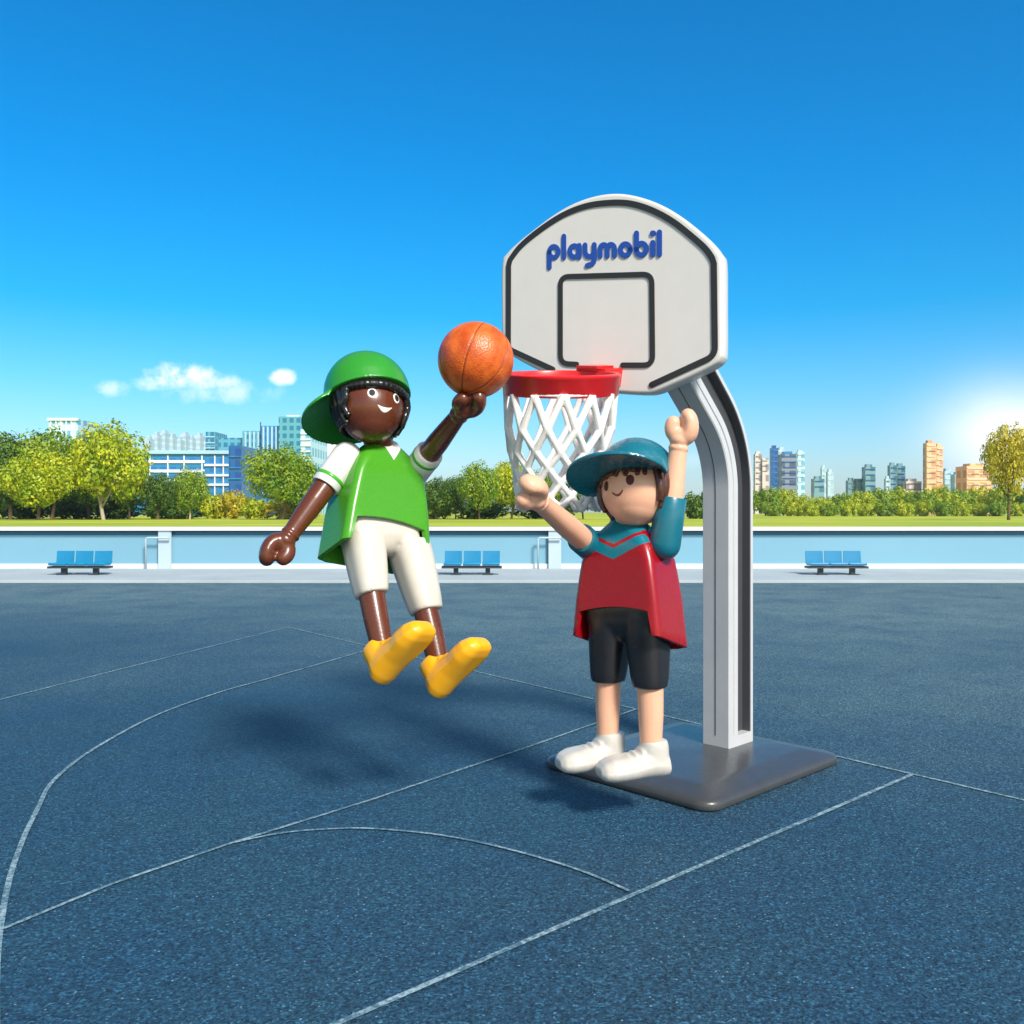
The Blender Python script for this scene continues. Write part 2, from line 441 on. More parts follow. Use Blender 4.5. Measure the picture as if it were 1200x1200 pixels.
def trunk_mesh(seed, cl, lean=0):
    r = random.Random(seed); bm = bmesh.new()
    top = Vector((lean*.3, 0, .42))
    tube(bm, [(0,0,-.01), (lean*.05,0,.06), (lean*.15,.0,.2), top], [.034, .024, .02, .016], 8)
    for c, cr in r.sample(cl, min(7, len(cl))):
        s = Vector((lean*.15, 0, .2)).lerp(top, r.random())
        tube(bm, [s, s.lerp(c, .5)+Vector((0,0,-.02)), c], [.013, .009, .003], 5)
    me = bpy.data.meshes.new('trunk'); finish(bm); bm.to_mesh(me); bm.free(); me.materials.append(M['bark'])
    return me
VAR = []
for s in range(5):
    cm, cl = crown_mesh(100+s, 30+s*3, 9000, .019)
    VAR.append((cm, trunk_mesh(200+s, cl, (-.3, .2, 0, .35, -.1)[s])))
SVAR = []
for s in range(4):
    cm, cl = crown_mesh(300+s, 18, 3000, .032)
    SVAR.append((cm, trunk_mesh(400+s, cl)))
def tree(px, ytop, wpx, D, var, leaf, label, group, bark='bark', name='tree', small=False, rz=None, drop=0):
    if group and group.startswith('park trees'): wpx *= 1.22; drop = .12
    if name == 'bush' and D == 190: wpx *= 1.4
    hgt = H+(600-ytop)/F*D; x = (px-600)/F*D
    cm, tm = (SVAR if small else VAR)[var]
    t = thing(name, (x, D, -.012), label, 'tree' if name == 'tree' else 'bush', group)
    wd = wpx/F*D/1.15
    rz = rnd.uniform(0, 360) if rz is None else rz
    tk = 1 if drop < .2 else 1
    mt = T(x, D, -.012-hgt*drop) @ RZ(rz) @ Matrix.Diagonal((wd, wd, hgt*(1+drop)/1.0, 1))
    for nm, me, mt_ in (('crown', cm, M[leaf]), ('trunk', tm, M[bark])):
        if nm == 'trunk' and name == 'bush': continue
        o = bpy.data.objects.new(nm, me); COL.objects.link(o); o.parent = t
        o.matrix_parent_inverse = WM[t.name].inverted(); o.matrix_world = mt; o.matrix_basis = mt
        o.material_slots[0].link = 'OBJECT'; o.material_slots[0].material = mt_
    return t
gl = 'park trees left of the green figure'
tree(12, 500, 95, 172, 1, 'leaf_dark', 'dark green tree cut by the left edge of the picture', gl)
tree(58, 492, 92, 176, 3, 'leaf_mid', 'tall green tree with brown trunk second from the left edge', gl)
tree(44, 522, 86, 158, 4, 'leaf_yellow', 'lower yellow green tree in front of the leftmost dark trees', gl)
tree(124, 486, 98, 165, 0, 'leaf_yellow', 'tallest bright yellow green tree on the left with a pale trunk', gl, 'bark_pale')
tree(104, 505, 76, 178, 2, 'leaf_mid', 'green tree half hidden behind the tallest bright tree', gl)
tree(152, 522, 52, 185, 1, 'leaf_mid', 'green tree leaning out behind the right side of the tallest tree', gl)
tree(185, 549, 46, 170, 2, 'leaf_dark', 'small dark round tree in front of the blue glass building', gl)
tree(222, 544, 48, 175, 4, 'leaf_mid', 'small green tree with pale trunk right of the small dark round tree', gl, 'bark_pale')
tree(328, 513, 84, 168, 3, 'leaf_mid', 'broad green tree under the arm of the green figure', gl)
tree(352, 530, 60, 180, 1, 'leaf_dark', 'darker tree peeping out behind the broad green tree', gl)
gb = 'low bushes at the edge of the park lawn'
for i, (px, yt, w_, lf, lab) in enumerate([
    (25, 572, 70, 'leaf_dark', 'dark low bush at the far left under the trees'),
    (80, 574, 70, 'leaf_dark', 'dark bush in shade between two trunks at the left'),
    (140, 574, 66, 'leaf_dark', 'dark bush directly right of the pale trunk'),
    (205, 580, 66, 'leaf_dark', 'dark bush under the two small round trees'),
    (251, 572, 34, 'leaf_yellow', 'yellow green bush right of the small round trees'),
    (272, 570, 34, 'leaf_gold', 'golden bush in front of the blue building base'),
    (298, 580, 40, 'leaf_yellow', 'low yellow bush left of the broad green tree'),
    (345, 578, 60, 'leaf_gold', 'golden bush below the broad green tree'),
    (510, 578, 50, 'leaf_mid', 'low bush right beside the green tunic'),
    (565, 583, 70, 'leaf_dark', 'dark bush under the middle trees'),
    (640, 582, 80, 'leaf_dark', 'dark bush behind the foot of the net'),
    (820, 572, 40, 'leaf_dark', 'dark bush just left of the hoop pole')]):
    tree(px, yt, w_, 190, i % 4, lf, lab, gb, name='bush', small=True, drop=.45)
gm = 'park trees between the green figure and the net'
tree(512, 556, 50, 175, 0, 'leaf_dark', 'low dark tree beside the shoulder of the green tunic', gm)
tree(534, 553, 36, 182, 2, 'leaf_dark', 'dark tree second in the middle group, left of the round one', gm)
tree(562, 537, 52, 172, 4, 'leaf_mid', 'round mid green tree in the middle group with a thin trunk', gm)
tree(598, 532, 60, 178, 3, 'leaf_yellow', 'bright yellow green tree just left of the raised pink hand', gm)
tree(640, 545, 56, 180, 1, 'leaf_mid', 'green tree showing through the white net', gm)
tree(684, 552, 50, 176, 0, 'leaf_dark', 'dark tree behind the peak of the teal cap', gm)
ordn = ['first', 'second', 'third', 'fourth', 'fifth', 'sixth', 'seventh', 'eighth', 'ninth', 'tenth', 'eleventh', 'twelfth', 'thirteenth', 'fourteenth', 'fifteenth', 'sixteenth', 'seventeenth', 'eighteenth', 'nineteenth', 'twentieth']
row = [(897, 566, 40, 'leaf_mid'), (918, 569, 34, 'leaf_yellow'), (939, 577, 34, 'leaf_yellow'), (962, 580, 36, 'leaf_yellow'), (986, 574, 38, 'leaf_mid'),
       (1009, 572, 36, 'leaf_yellow'), (1032, 568, 38, 'leaf_mid'), (1054, 567, 40, 'leaf_yellow'), (1078, 570, 38, 'leaf_mid'), (1101, 566, 42, 'leaf_yellow'),
       (1124, 569, 40, 'leaf_mid'), (1148, 566, 42, 'leaf_yellow'), (1172, 563, 42, 'leaf_yellow'), (1196, 566, 42, 'leaf_mid'), (1220, 566, 42, 'leaf_mid')]
for i, (px, yt, w_, lf) in enumerate(row):
    kind = 'yellow green' if lf == 'leaf_yellow' else 'green'
    tree(px, yt, w_*1.15, 330+rnd.uniform(-14, 14), i % 4, lf, '%s tree, %s from the hoop pole in the row on the right' % (kind, ordn[i]), 'row of park trees right of the hoop pole', small=True, drop=.28)
for i in range(15):
    px = 905+i*22
    tree(px, 585+rnd.uniform(-2, 2), 30, 300+rnd.uniform(-8, 8), (i+1) % 4, ('leaf_mid', 'leaf_yellow', 'leaf_yellow')[i % 3], 'low bush at the foot of the right tree row, %s from the pole' % ordn[i], 'low bushes under the right tree row', name='bush', small=True, drop=.5)
tree(1182, 487, 74, 160, 2, 'leaf_gold', 'tall golden sunlit tree at the right edge of the picture', None)

# ------------------------------------------------------------------ buildings
GL = {}
def gmat(key, wall_, win, **k):
    if key not in GL: GL[key] = facade(key, wall_, win, **k)
    return GL[key]
def block(parent, name, px0, px1, ytop, D, dep, mat, yb=604, dy=0, rz=0):
    x0 = (px0-600)/F*D; x1 = (px1-600)/F*D; zt_ = H+(600-ytop)/F*D
    bm = bmesh.new(); box(bm, (-(x1-x0)/2, 0, 0), ((x1-x0)/2, dep, zt_+.01)); bevel_all(bm, .12, 1)
    o = obj(name, bm, mat, parent, T((x0+x1)/2, D+dy, -.012) @ RZ(rz), smooth=False)
    return o
def bands(parent, name, px0, px1, ys, D, mat, th, proud=.6):
    x0 = (px0-600)/F*D; x1 = (px1-600)/F*D
    for y in ys:
        z = H+(600-y)/F*D; bm = bmesh.new(); box(bm, (x0, D-proud, z-th/2), (x1, D+.05, z+th/2))
        obj(name, bm, mat, parent, smooth=False)
def fins(parent, name, pxs, y0, y1, D, mat, th, proud=.6):
    z0 = H+(600-y1)/F*D; z1 = H+(600-y0)/F*D
    for px in pxs:
        x = (px-600)/F*D; bm = bmesh.new(); box(bm, (x-th/2, D-proud, z0), (x+th/2, D+.05, z1))
        obj(name, bm, mat, parent, smooth=False)
def roofbox(parent, px0, px1, ytop, D, hh, mat, dep):
    x0 = (px0-600)/F*D; x1 = (px1-600)/F*D; z = H+(600-ytop)/F*D
    bm = bmesh.new(); box(bm, (x0, D+dep*.2, z), (x1, D+dep*.8, z+hh)); bevel_all(bm, .1, 1)
    obj('roof_unit', bm, mat, parent, smooth=False)
cream = flat('white_facade', (.72, .76, .78), .6, .05)
paleb = flat('pale_blue_facade', (.34, .56, .68), .4, .05)
g_blue = gmat('blue_glass', (.02, .20, .42), (.01, .14, .40), sx=.22, sy=.25, rough=.2)
g_teal = gmat('teal_glass', (.10, .34, .42), (.015, .17, .27), sx=.3, sy=.27, rough=.2)
g_pale = gmat('pale_glass', (.50, .70, .78), (.12, .38, .52), sx=.16, sy=.14, rough=.25)
g_deep = gmat('deep_blue_glass', (.01, .10, .30), (.006, .06, .26), sx=.2, sy=.2, rough=.2)
g_grey = gmat('grey_tower', (.20, .24, .30), (.06, .09, .14), sx=.12, sy=.14, rough=.4)
g_beige = gmat('beige_tower', (.62, .52, .48), (.28, .22, .22), sx=.12, sy=.12, rough=.6)
g_peach = gmat('peach_tower', (.85, .47, .24), (.60, .28, .12), sx=.12, sy=.12, rough=.6)
g_hazy = gmat('hazy_tower', (.42, .55, .62), (.32, .46, .56), sx=.10, sy=.10, rough=.6)  # haze painted into the wall and window colours of the pale towers
g_gr2 = gmat('grey_teal_tower', (.16, .30, .34), (.05, .16, .20), sx=.12, sy=.13, rough=.3)

D = 420
b1 = thing('office_building', (W(222,0,D).x, D, -.012), 'long low blue glass office block with white floor bands behind the small trees', 'building')
block(b1, 'glass_wall', 150, 272, 530, D, 40, g_blue)
bands(b1, 'floor_slab', 150, 240, [541, 552, 563, 574], D, cream, 1.3)
bands(b1, 'floor_slab', 240, 270, [545, 557, 568], D, cream, 1.0, .8)
bands(b1, 'roof_edge', 149, 273, [530], D, paleb, 1.6, 1.2)
fins(b1, 'mullion', [158, 176, 197, 216, 237, 252, 262], 534, 590, D, cream, .5, .5)
for px in (176, 196, 216): roofbox(b1, px-2, px+2, 530, D, 1.6, cream, 40)
D = 380
b2 = thing('stair_tower', (W(274,0,D).x, D, -.012), 'slim deep blue glass block joining the low office block to the tall one', 'building')
block(b2, 'glass_wall', 268, 283, 522, D, 30, g_deep)
bands(b2, 'floor_slab', 268, 283, [535, 548, 561], D, g_blue, .5)
D = 440
b3 = thing('office_building', (W(320,0,D).x, D, -.012), 'tall stepped blue glass office building rising behind the broad green tree', 'building')
block(b3, 'glass_wall', 256, 284, 513, D+6, 40, g_teal); block(b3, 'glass_wall', 284, 306, 505, D+3, 40, g_teal)
block(b3, 'glass_wall', 306, 327, 499, D, 40, g_blue); block(b3, 'glass_wall', 326.5, 352, 488, D-3, 44, g_teal)
block(b3, 'side_wing', 351.5, 364, 503, D-2, 40, g_pale)
fins(b3, 'mullion', [288, 293, 298, 303], 506, 580, D+3, paleb, .9, .6)
fins(b3, 'mullion', [309, 314, 319, 324], 500, 580, D, paleb, .9, .6)
bands(b3, 'floor_slab', 352, 364, [508, 515, 522, 529], D-2, cream, .8)
roofbox(b3, 331, 346, 488, D, 1.5, cream, 40)
bm = bmesh.new(); px_ = W(292, 0, D).x; tube(bm, [(px_, D+20, 30), (px_, D+20, 47)], .25, 6); obj('mast', bm, M['dark_metal'], b3)
D = 470
b4 = thing('slab_tower', (W(247,0,D).x, D, -.012), 'narrow teal slab tower standing above the low office block', 'building')
block(b4, 'glass_wall', 241, 252, 506, D, 20, g_teal); bands(b4, 'floor_slab', 241, 252, [512, 519, 525], D, paleb, .6)
D = 500
b5 = thing('white_building', (W(368,0,D).x, D, -.012), 'white block behind the shoulder of the green figure', 'building')
block(b5, 'wall', 362, 402, 512, D, 30, cream); bands(b5, 'window', 366, 380, [520, 530, 540, 550], D, g_teal, 2.0, .3)
D = 430
b6 = thing('white_building', (W(74,0,D).x, D, -.012), 'white and glass rooftop showing between the trees at the far left', 'building')
block(b6, 'wall', 57, 91, 491, D, 25, g_pale); bands(b6, 'roof_edge', 56, 92, [491.5], D, cream, 1.2, .9)
fins(b6, 'mullion', [60, 66, 72, 78, 84], 493, 520, D, cream, .5, .5)
sk = [(172, 514), (181, 509), (190, 507), (199, 511), (208, 515), (214, 509), (222, 513), (231, 510), (237, 516)]
for i, (px, yt) in enumerate(sk):
    D = 1500+i*20
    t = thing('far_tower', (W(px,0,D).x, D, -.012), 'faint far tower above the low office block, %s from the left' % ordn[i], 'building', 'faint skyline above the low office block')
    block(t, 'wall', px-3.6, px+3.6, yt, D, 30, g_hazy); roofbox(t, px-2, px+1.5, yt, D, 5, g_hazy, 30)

def tower(px0, px1, yt, D, mat, label, group='city towers right of the hoop pole', roof=None, win=None, name='tower', steps=None):
    t = thing(name, (W((px0+px1)/2,0,D).x, D, -.012), label, 'building', group)
    block(t, 'wall', px0, px1, yt, D, (px1-px0)/F*D*.9, mat)
    k = max(2, int((575-yt)/7)); ys = [yt+3+6.4*i for i in range(k)]
    bands(t, 'window', px0+1, px1-1, ys, D, win or g_deep, D*.0011, .5)
    roofbox(t, px0+(px1-px0)*.2, px0+(px1-px0)*.75, yt, D, D*.003, roof or mat, (px1-px0)/F*D*.9)
    for (a, b_, y_) in steps or []:
        block(t, 'wing', a, b_, y_, D, (b_-a)/F*D*.8, mat, dy=-2)
        bands(t, 'window', a+.6, b_-.6, [y_+3+6*i for i in range(3)], D-2, win or g_deep, D*.0009, .4)
    return t
tower(885, 893, 532, 700, g_beige, 'pink and white tower right against the hoop pole', win=g_grey, steps=[(892.6, 900, 537)])
tower(904, 912, 525, 760, g_deep, 'deep blue slab tower, the tallest near the hoop pole', win=g_blue)
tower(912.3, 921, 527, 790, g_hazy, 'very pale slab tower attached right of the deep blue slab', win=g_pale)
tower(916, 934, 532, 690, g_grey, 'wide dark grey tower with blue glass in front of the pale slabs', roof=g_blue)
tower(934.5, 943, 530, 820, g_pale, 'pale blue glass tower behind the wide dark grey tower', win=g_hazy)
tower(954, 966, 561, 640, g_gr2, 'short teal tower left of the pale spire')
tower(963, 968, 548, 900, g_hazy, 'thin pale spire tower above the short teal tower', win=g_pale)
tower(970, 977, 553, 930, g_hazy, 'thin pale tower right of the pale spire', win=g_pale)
tower(994, 1003, 563, 660, g_gr2, 'low grey blocks left of the single teal tower', steps=[(1002.5, 1013, 561)], win=g_grey)
tower(1014, 1026, 547, 650, g_gr2, 'single teal tower in the middle of the right skyline')
tower(1043, 1051, 545, 660, g_gr2, 'left half of the twin teal towers')
tower(1051.5, 1061, 546, 668, g_gr2, 'right half of the twin teal towers')
tower(1038, 1043.5, 561, 640, g_hazy, 'small pale block at the foot of the twin teal towers', win=g_grey)
tower(1062, 1080, 564, 650, g_beige, 'low brownish block right of the twin teal towers', win=g_grey)
tower(1086, 1097, 519, 640, g_peach, 'tall peach coloured tower, tallest on the right skyline', win=g_beige)
tower(1097.4, 1105, 523, 650, g_peach, 'narrower peach tower joined to the tallest peach tower', win=g_beige)
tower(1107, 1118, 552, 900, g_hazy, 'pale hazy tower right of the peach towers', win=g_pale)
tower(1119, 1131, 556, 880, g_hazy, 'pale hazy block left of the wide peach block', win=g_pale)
tower(1133, 1163, 546, 620, g_peach, 'wide peach coloured block near the golden tree', win=g_beige)

# ------------------------------------------------------------------ hoop
U = Vector((-.70, .714, 0)).normalized(); Wd = Vector((.714, .70, 0)).normalized(); Z = Vector((0,0,1))
corner = Vector((1.21, 5.05, .08)); AU = .177; BW = .254
pc = corner + U*AU/2 + Wd*BW/2
hoop = thing('basketball_hoop', (pc.x, pc.y, 0), 'white toy basketball backboard with red rim on a bent grey pole', 'basketball hoop')
# base plate
cF, cL, cRt = G(835, 955), G(630, 899), G(990, 893)
cB = cL+cRt-cF; cen = (cF+cB)/2
eu = (cL-cF); ew = (cRt-cF)
a_ = ew.length/2; b_ = eu.length/2
mt = Matrix.Identity(4); ux = ew.normalized(); uy = (eu-ux*eu.dot(ux)).normalized()
for i in range(3): mt[i][0] = ux[i]; mt[i][1] = uy[i]; mt[i][2] = (0,0,1)[i]
mt = T(cen.x, cen.y, 0) @ mt
bm = bmesh.new()
secs = [(0, -.012), (.006, -.003), (.012, 0), (.034, 0), (.046, -.006), (.054, -.020), (.058, -.040), (.076, -.125), (.080, -.150), (.0812, -.165)]
loft(bm, [[(x, y, z) for x, y in rrect(a_+d, b_+d, .10+d*.45, 8, 6)] for z, d in secs])
obj('base_plate', bm, M['base'], hoop, mt, auto=50)
# pole: a channel section swept up and over
path = []
zb = .0815; z1 = 1.52; rb = .62; phi = R(47)
for z in (zb, zb+.06, .5, 1.0, z1): path.append((0, z, 0))
for k in range(1, 15):
    a = phi*k/14; path.append((rb*(1-math.cos(a)), z1+rb*math.sin(a), a))
L0, zz0, _ = path[-1]
for s in (.12, .26, .42, .50): path.append((L0+s*math.sin(phi), zz0+s*math.cos(phi), phi))
def sweep(bm, prof, path, cap=True):
    rings = []
    for L, z, a in path:
        c = Vector((pc.x, pc.y, 0)) - Wd*L + Z*z
        fw = Wd*math.cos(a)+Z*math.sin(a)          # across the pole, away from the hoop
        rings.append([c + U*u_ + fw*w_ for u_, w_ in prof])
    loft(bm, rings, cap, cap)
hu, hw = AU/2, BW/2
cb = .006
outer = [(-hu+cb, -hw), (hu-cb, -hw), (hu, -hw+cb), (hu, hw-cb), (hu-cb, hw), (-hu+cb, hw), (-hu, hw-cb), (-hu, hw-.028), (-hu+.058, hw-.032), (-hu+.058, -hw+.092), (-hu, -hw+.088), (-hu, -hw+.050), (-hu+.006, -hw+.047), (-hu+.006, -hw+.041), (-hu, -hw+.038), (-hu, -hw+cb)]
# open channel from above the foot; the foot itself is solid
bm = bmesh.new(); sweep(bm, outer, path[1:])
solid = [(-hu+cb, -hw), (hu-cb, -hw), (hu, -hw+cb), (hu, hw-cb), (hu-cb, hw), (-hu+cb, hw), (-hu, hw-cb), (-hu, -hw+cb)]
sweep(bm, solid, [(0, zb-.004, 0), (0, zb+.0602, 0)])
pole = obj('pole', bm, M['pole'], hoop, smooth=True, auto=25)
bm = bmesh.new()
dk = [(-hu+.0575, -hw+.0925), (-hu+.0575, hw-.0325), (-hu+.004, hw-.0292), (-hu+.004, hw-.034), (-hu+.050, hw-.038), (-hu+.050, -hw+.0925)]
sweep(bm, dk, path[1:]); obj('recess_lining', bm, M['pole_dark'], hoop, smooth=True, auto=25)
bm = bmesh.new()
sweep(bm, [(-.001, -hw-.0022), (.003, -hw-.0022), (.003, -hw+.002), (-.001, -hw+.002)], path[1:-1]); obj('mould_seam', bm, M['pole_dark'], hoop, auto=25)

# backboard plane
YAW = 30; ROLL = -3.5
C0 = Vector((715-600)/F*4.84*Vector((1,0,0))) + Vector((0, 4.84, W(715, 345, 4.84).z))
Mb = T(*C0) @ RZ(-YAW) @ RY(-ROLL) @ RX(0)
Mb = T(*C0) @ RZ(-YAW) @ RY(3.5)
Mbi = Mb.inverted()
def bp(px, py):
    d = Mbi.to_3x3() @ Vector(((px-600)/F, 1, -(py-600)/F)); o_ = Mbi @ Vector((0, 0, H))
    k = -o_.y/d.y; q = o_+d*k
    return (q.x, q.z)
def arcs(pts, n=8): return [tuple(p) for p in smoothpts(pts, n)]
outl_px = [(845.5, 306), (841, 294), (828, 278), (803, 257), (777, 241), (751, 231), (725, 226.5), (699, 229), (673, 237.5), (648, 251.5), (622, 271), (606, 284), (593, 297), (587.5, 309),
           (587, 360), (588, 400), (590, 409), (598, 416), (625, 431), (660, 446), (690, 456), (715, 459), (752, 461), (768, 459), (790, 450), (815, 439), (836, 428), (844, 420), (846, 408), (846, 360)]
op = [bp(*p) for p in outl_px]
def closed_smooth(pts, n=5):
    out = []; k = len(pts)
    for i in range(k):
        p0, p1, p2, p3 = pts[i-1], pts[i], pts[(i+1) % k], pts[(i+2) % k]
        for s in range(n):
            t = s/n
            out.append(tuple(.5*((2*p1[j])+(-p0[j]+p2[j])*t+(2*p0[j]-5*p1[j]+4*p2[j]-p3[j])*t*t+(-p0[j]+3*p1[j]-3*p2[j]+p3[j])*t**3) for j in range(2)))
    return out
oc = closed_smooth(op)
def inset(pts, d):
    out = []; k = len(pts)
    area = sum(pts[i][0]*pts[(i+1) % k][1]-pts[(i+1) % k][0]*pts[i][1] for i in range(k))
    s = 1 if area > 0 else -1
    for i in range(k):
        t = Vector((pts[(i+1) % k][0]-pts[i-1][0], pts[(i+1) % k][1]-pts[i-1][1])).normalized()
        out.append((pts[i][0]-t.y*d*s, pts[i][1]+t.x*d*s))
    return out
bm = bmesh.new(); TH = .115; ocx = sum(p[0] for p in oc)/len(oc); ocz = sum(p[1] for p in oc)/len(oc)
rings = []
for y, d in ((.0, .020), (.0, .012), (.004, .004), (.011, 0), (TH-.012, 0), (TH-.003, .004), (TH, .014)):
    k_ = 1-d/.55; rings.append([(ocx+(x-ocx)*k_, y, ocz+(z-ocz)*k_) for x, z in oc])
vr = loft(bm, rings, False, True)
cv = bm.verts.new((sum(p[0] for p in oc)/len(oc), 0, sum(p[1] for p in oc)/len(oc)))
for i in range(len(vr[0])): bm.faces.new((cv, vr[0][(i+1) % len(vr[0])], vr[0][i]))
board = obj('backboard', bm, M['board'], hoop, Mb, auto=60)
def ribbon(bm, pts, hwid, y0, y1, closed=False):
    """a raised flat strip with round ends on the board; pts in board (x,z)"""
    n = len(pts); Lf = []; Rt = []
    for i in range(n):
        a = pts[(i-1) % n] if closed else pts[max(i-1, 0)]; b2 = pts[(i+1) % n] if closed else pts[min(i+1, n-1)]
        t = Vector((b2[0]-a[0], b2[1]-a[1])).normalized()
        Lf.append((pts[i][0]-t.y*hwid, pts[i][1]+t.x*hwid)); Rt.append((pts[i][0]+t.y*hwid, pts[i][1]-t.x*hwid))
    if closed:
        vs = [[bm.verts.new((p[0], y, p[1])) for p in S] for S in (Lf, Rt) for y in (y0, y1)]
        l0, l1, r0, r1 = vs
        for i in range(n):
            j = (i+1) % n
            for q in ((l1, r1), (r1, r0), (r0, l0), (l0, l1)):
                bm.faces.new((q[0][i], q[1][i], q[1][j], q[0][j]))
        return
    def cap(p, t, sgn):
        out = []
        base = math.atan2(t[1], t[0])
        for k in range(1, 8):
            a = base + sgn*(PI/2 - PI*k/8)
            out.append((p[0]+hwid*math.cos(a), p[1]+hwid*math.sin(a)))
        return out
    te = Vector((pts[-1][0]-pts[-2][0], pts[-1][1]-pts[-2][1])).normalized(); ts = Vector((pts[0][0]-pts[1][0], pts[0][1]-pts[1][1])).normalized()
    poly = Lf + cap(pts[-1], te, 1) + list(reversed(Rt)) + cap(pts[0], ts, 1)
    # strip faces on the front (quads) plus side walls
    f0 = [bm.verts.new((p[0], y0, p[1])) for p in poly]; f1 = [bm.verts.new((p[0], y1, p[1])) for p in poly]
    k = len(poly)
    for i in range(k): bm.faces.new((f0[i], f0[(i+1) % k], f1[(i+1) % k], f1[i]))
    c7 = 7
    for i in range(n-1):
        a, b2 = i, i+1
        ra = n+c7+(n-1-i); rb2 = n+c7+(n-1-(i+1))
        bm.faces.new((f1[a], f1[b2], f1[rb2], f1[ra]))
    bm.faces.new([f1[i] for i in range(n-1, n+c7+1)])
    bm.faces.new([f1[i] for i in list(range(n+c7+n-1, k))+[0]])
def bev_line(pts_px, rad, closed=False, n=6):
    """polyline in board units with rounded corners"""
    P = [Vector(bp(*p)) for p in pts_px]; out = []
    k = len(P)
    for i in range(k):
        if not closed and i in (0, k-1): out.append(tuple(P[i])); continue
        p = P[i]; a = P[i-1]; b2 = P[(i+1) % k]
        r = min(rad, (a-p).length*.49, (b2-p).length*.49)
        s = p+(a-p).normalized()*r; e = p+(b2-p).normalized()*r
        for q in range(n+1):
            t = q/n; out.append(tuple(s*(1-t)**2+p*2*t*(1-t)+e*t*t))
    return out
# outer line: up the left, over the arch, down the right and back in along the bottom
arch = smoothpts([bp(*p) for p in [(596.5, 307), (611, 288), (634.6, 268.5), (660.4, 252), (686, 242), (712, 238), (738, 238.6), (764, 246.5), (789.6, 260.5), (815.4, 281), (828, 293), (835.5, 304)]], 6)
leftp = bev_line([(648, 433), (596, 409), (596, 305)], .03)[:-1]
rightp = bev_line([(837, 306), (838, 417), (764, 451)], .045)[1:]
full = leftp+[bp(596.3, 312)]+arch[1:-1]+[bp(836.7, 309)]+rightp
bm = bmesh.new(); ribbon(bm, full, .0155, .004, -.006); obj('border_line', bm, M['board_line'], board, Mb, smooth=False)
bm = bmesh.new(); sq = bev_line([(676, 427), (657, 426), (657, 324.5), (764, 321.5), (765, 428), (730, 428)], .05)
ribbon(bm, sq, .0140, .004, -.006); obj('target_square', bm, M['board_line'], board, Mb, smooth=False)
# lettering, drawn with round thick strokes
def arcp(cx, cy, r, a0, a1, n=16, ry=None):
    ry = ry or r
    return [(cx+r*math.cos(R(a0+(a1-a0)*i/n)), cy+ry*math.sin(R(a0+(a1-a0)*i/n))) for i in range(n+1)]
def seg(x0, y0, x1, y1, n=3): return [(x0+(x1-x0)*i/n, y0+(y1-y0)*i/n) for i in range(n+1)]
r0 = .33
letters = []          # (list of strokes, advance)
letters.append(([seg(0, .5, 0, -.42), arcp(r0, .5, r0, 178, -178, 26)], 1.08))
letters.append(([seg(0, 1.42, 0, .15)], .44))
letters.append(([arcp(r0, .5, r0, 0, 360, 26), seg(2*r0+.02, .84, 2*r0+.02, .15)], 1.10))
letters.append(([seg(0, .85, 0, .52)+arcp(r0, .5, r0, 180, 350, 12)[1:], seg(2*r0, .85, 2*r0, .02)+arcp(r0+.02, .0, r0-.02, 0, -95, 8)[1:]+[(.16, -.36)]], 1.08))
letters.append(([seg(0, .17, 0, .55)+arcp(.25, .58, .25, 180, 0, 10)+seg(.5, .56, .5, .17), arcp(.75, .58, .25, 180, 0, 10)+seg(1.0, .56, 1.0, .17)], 1.42))
letters.append(([arcp(r0, .5, r0, 0, 360, 26)], 1.09))
letters.append(([seg(0, 1.42, 0, .5), arcp(r0, .5, r0, 180, 540, 26)], 1.09))
letters.append(([seg(0, .85, 0, .17), seg(-.02, 1.38, .05, 1.38, 2)], .44))
letters.append(([seg(0, 1.42, 0, .17)], 0))
xx = 0; strokes = []
for st, adv in letters:
    for s in st: strokes.append([(xx+x, y) for x, y in s])
    xx += adv
tw = xx
A0 = Vector(bp(644, 305.5)); A1 = Vector(bp(773, 302.0)); sc = (A1-A0).length/tw; ex = (A1-A0).normalized(); ey = (Vector(bp(644, 275))-Vector(bp(644, 305))).normalized()
vsc = 1.10
bm = bmesh.new()
for q, s in enumerate(strokes):
    P = [tuple(A0+ex*x*sc+ey*(y*sc*vsc)) for x, y in s]
    P = [p for i, p in enumerate(P) if i == 0 or (Vector(p)-Vector(P[i-1])).length > 1e-5]
    ribbon(bm, P, .168*sc, .004, -.0050-q*.00012)
obj('lettering', bm, M['logo_blue'], board, Mb, smooth=False)
# a bracket between board and arm
bm = bmesh.new(); box(bm, (.02, TH-.002, -.42), (.24, TH+.05, -.12)); bevel_all(bm, .01)
obj('mounting_plate', bm, M['pole'], board, Mb, smooth=False)

# rim, tipped a little forward as on the toy
RR = .291; RC = W(657, 449.5, 4.56)
rim_dir = RZ(-44)
Mr = T(*RC) @ RX(11.5) @ rim_dir
bm = bmesh.new()
n = 96; prof = [(RR, -.048), (RR+.004, -.052), (RR-.016, -.052), (RR-.020, -.046), (RR-.022, .044), (RR-.016, .052), (RR+.004, .052), (RR+.012, .048), (RR+.012, .036), (RR+.003, .030), (RR, .022)]
prof = [(RR-.004, -.054), (RR, -.050), (RR+.004, .030), (RR+.010, .036), (RR+.010, .048), (RR+.004, .053), (RR-.014, .053), (RR-.020, .047), (RR-.022, -.046), (RR-.016, -.054)]
vr = [[bm.verts.new((p[0]*math.cos(2*PI*i/n), p[0]*math.sin(2*PI*i/n), p[1])) for p in prof] for i in range(n)]
for i in range(n):
    for k in range(len(prof)):
        bm.faces.new((vr[i][k], vr[(i+1) % n][k], vr[(i+1) % n][(k+1) % len(prof)], vr[i][(k+1) % len(prof)]))
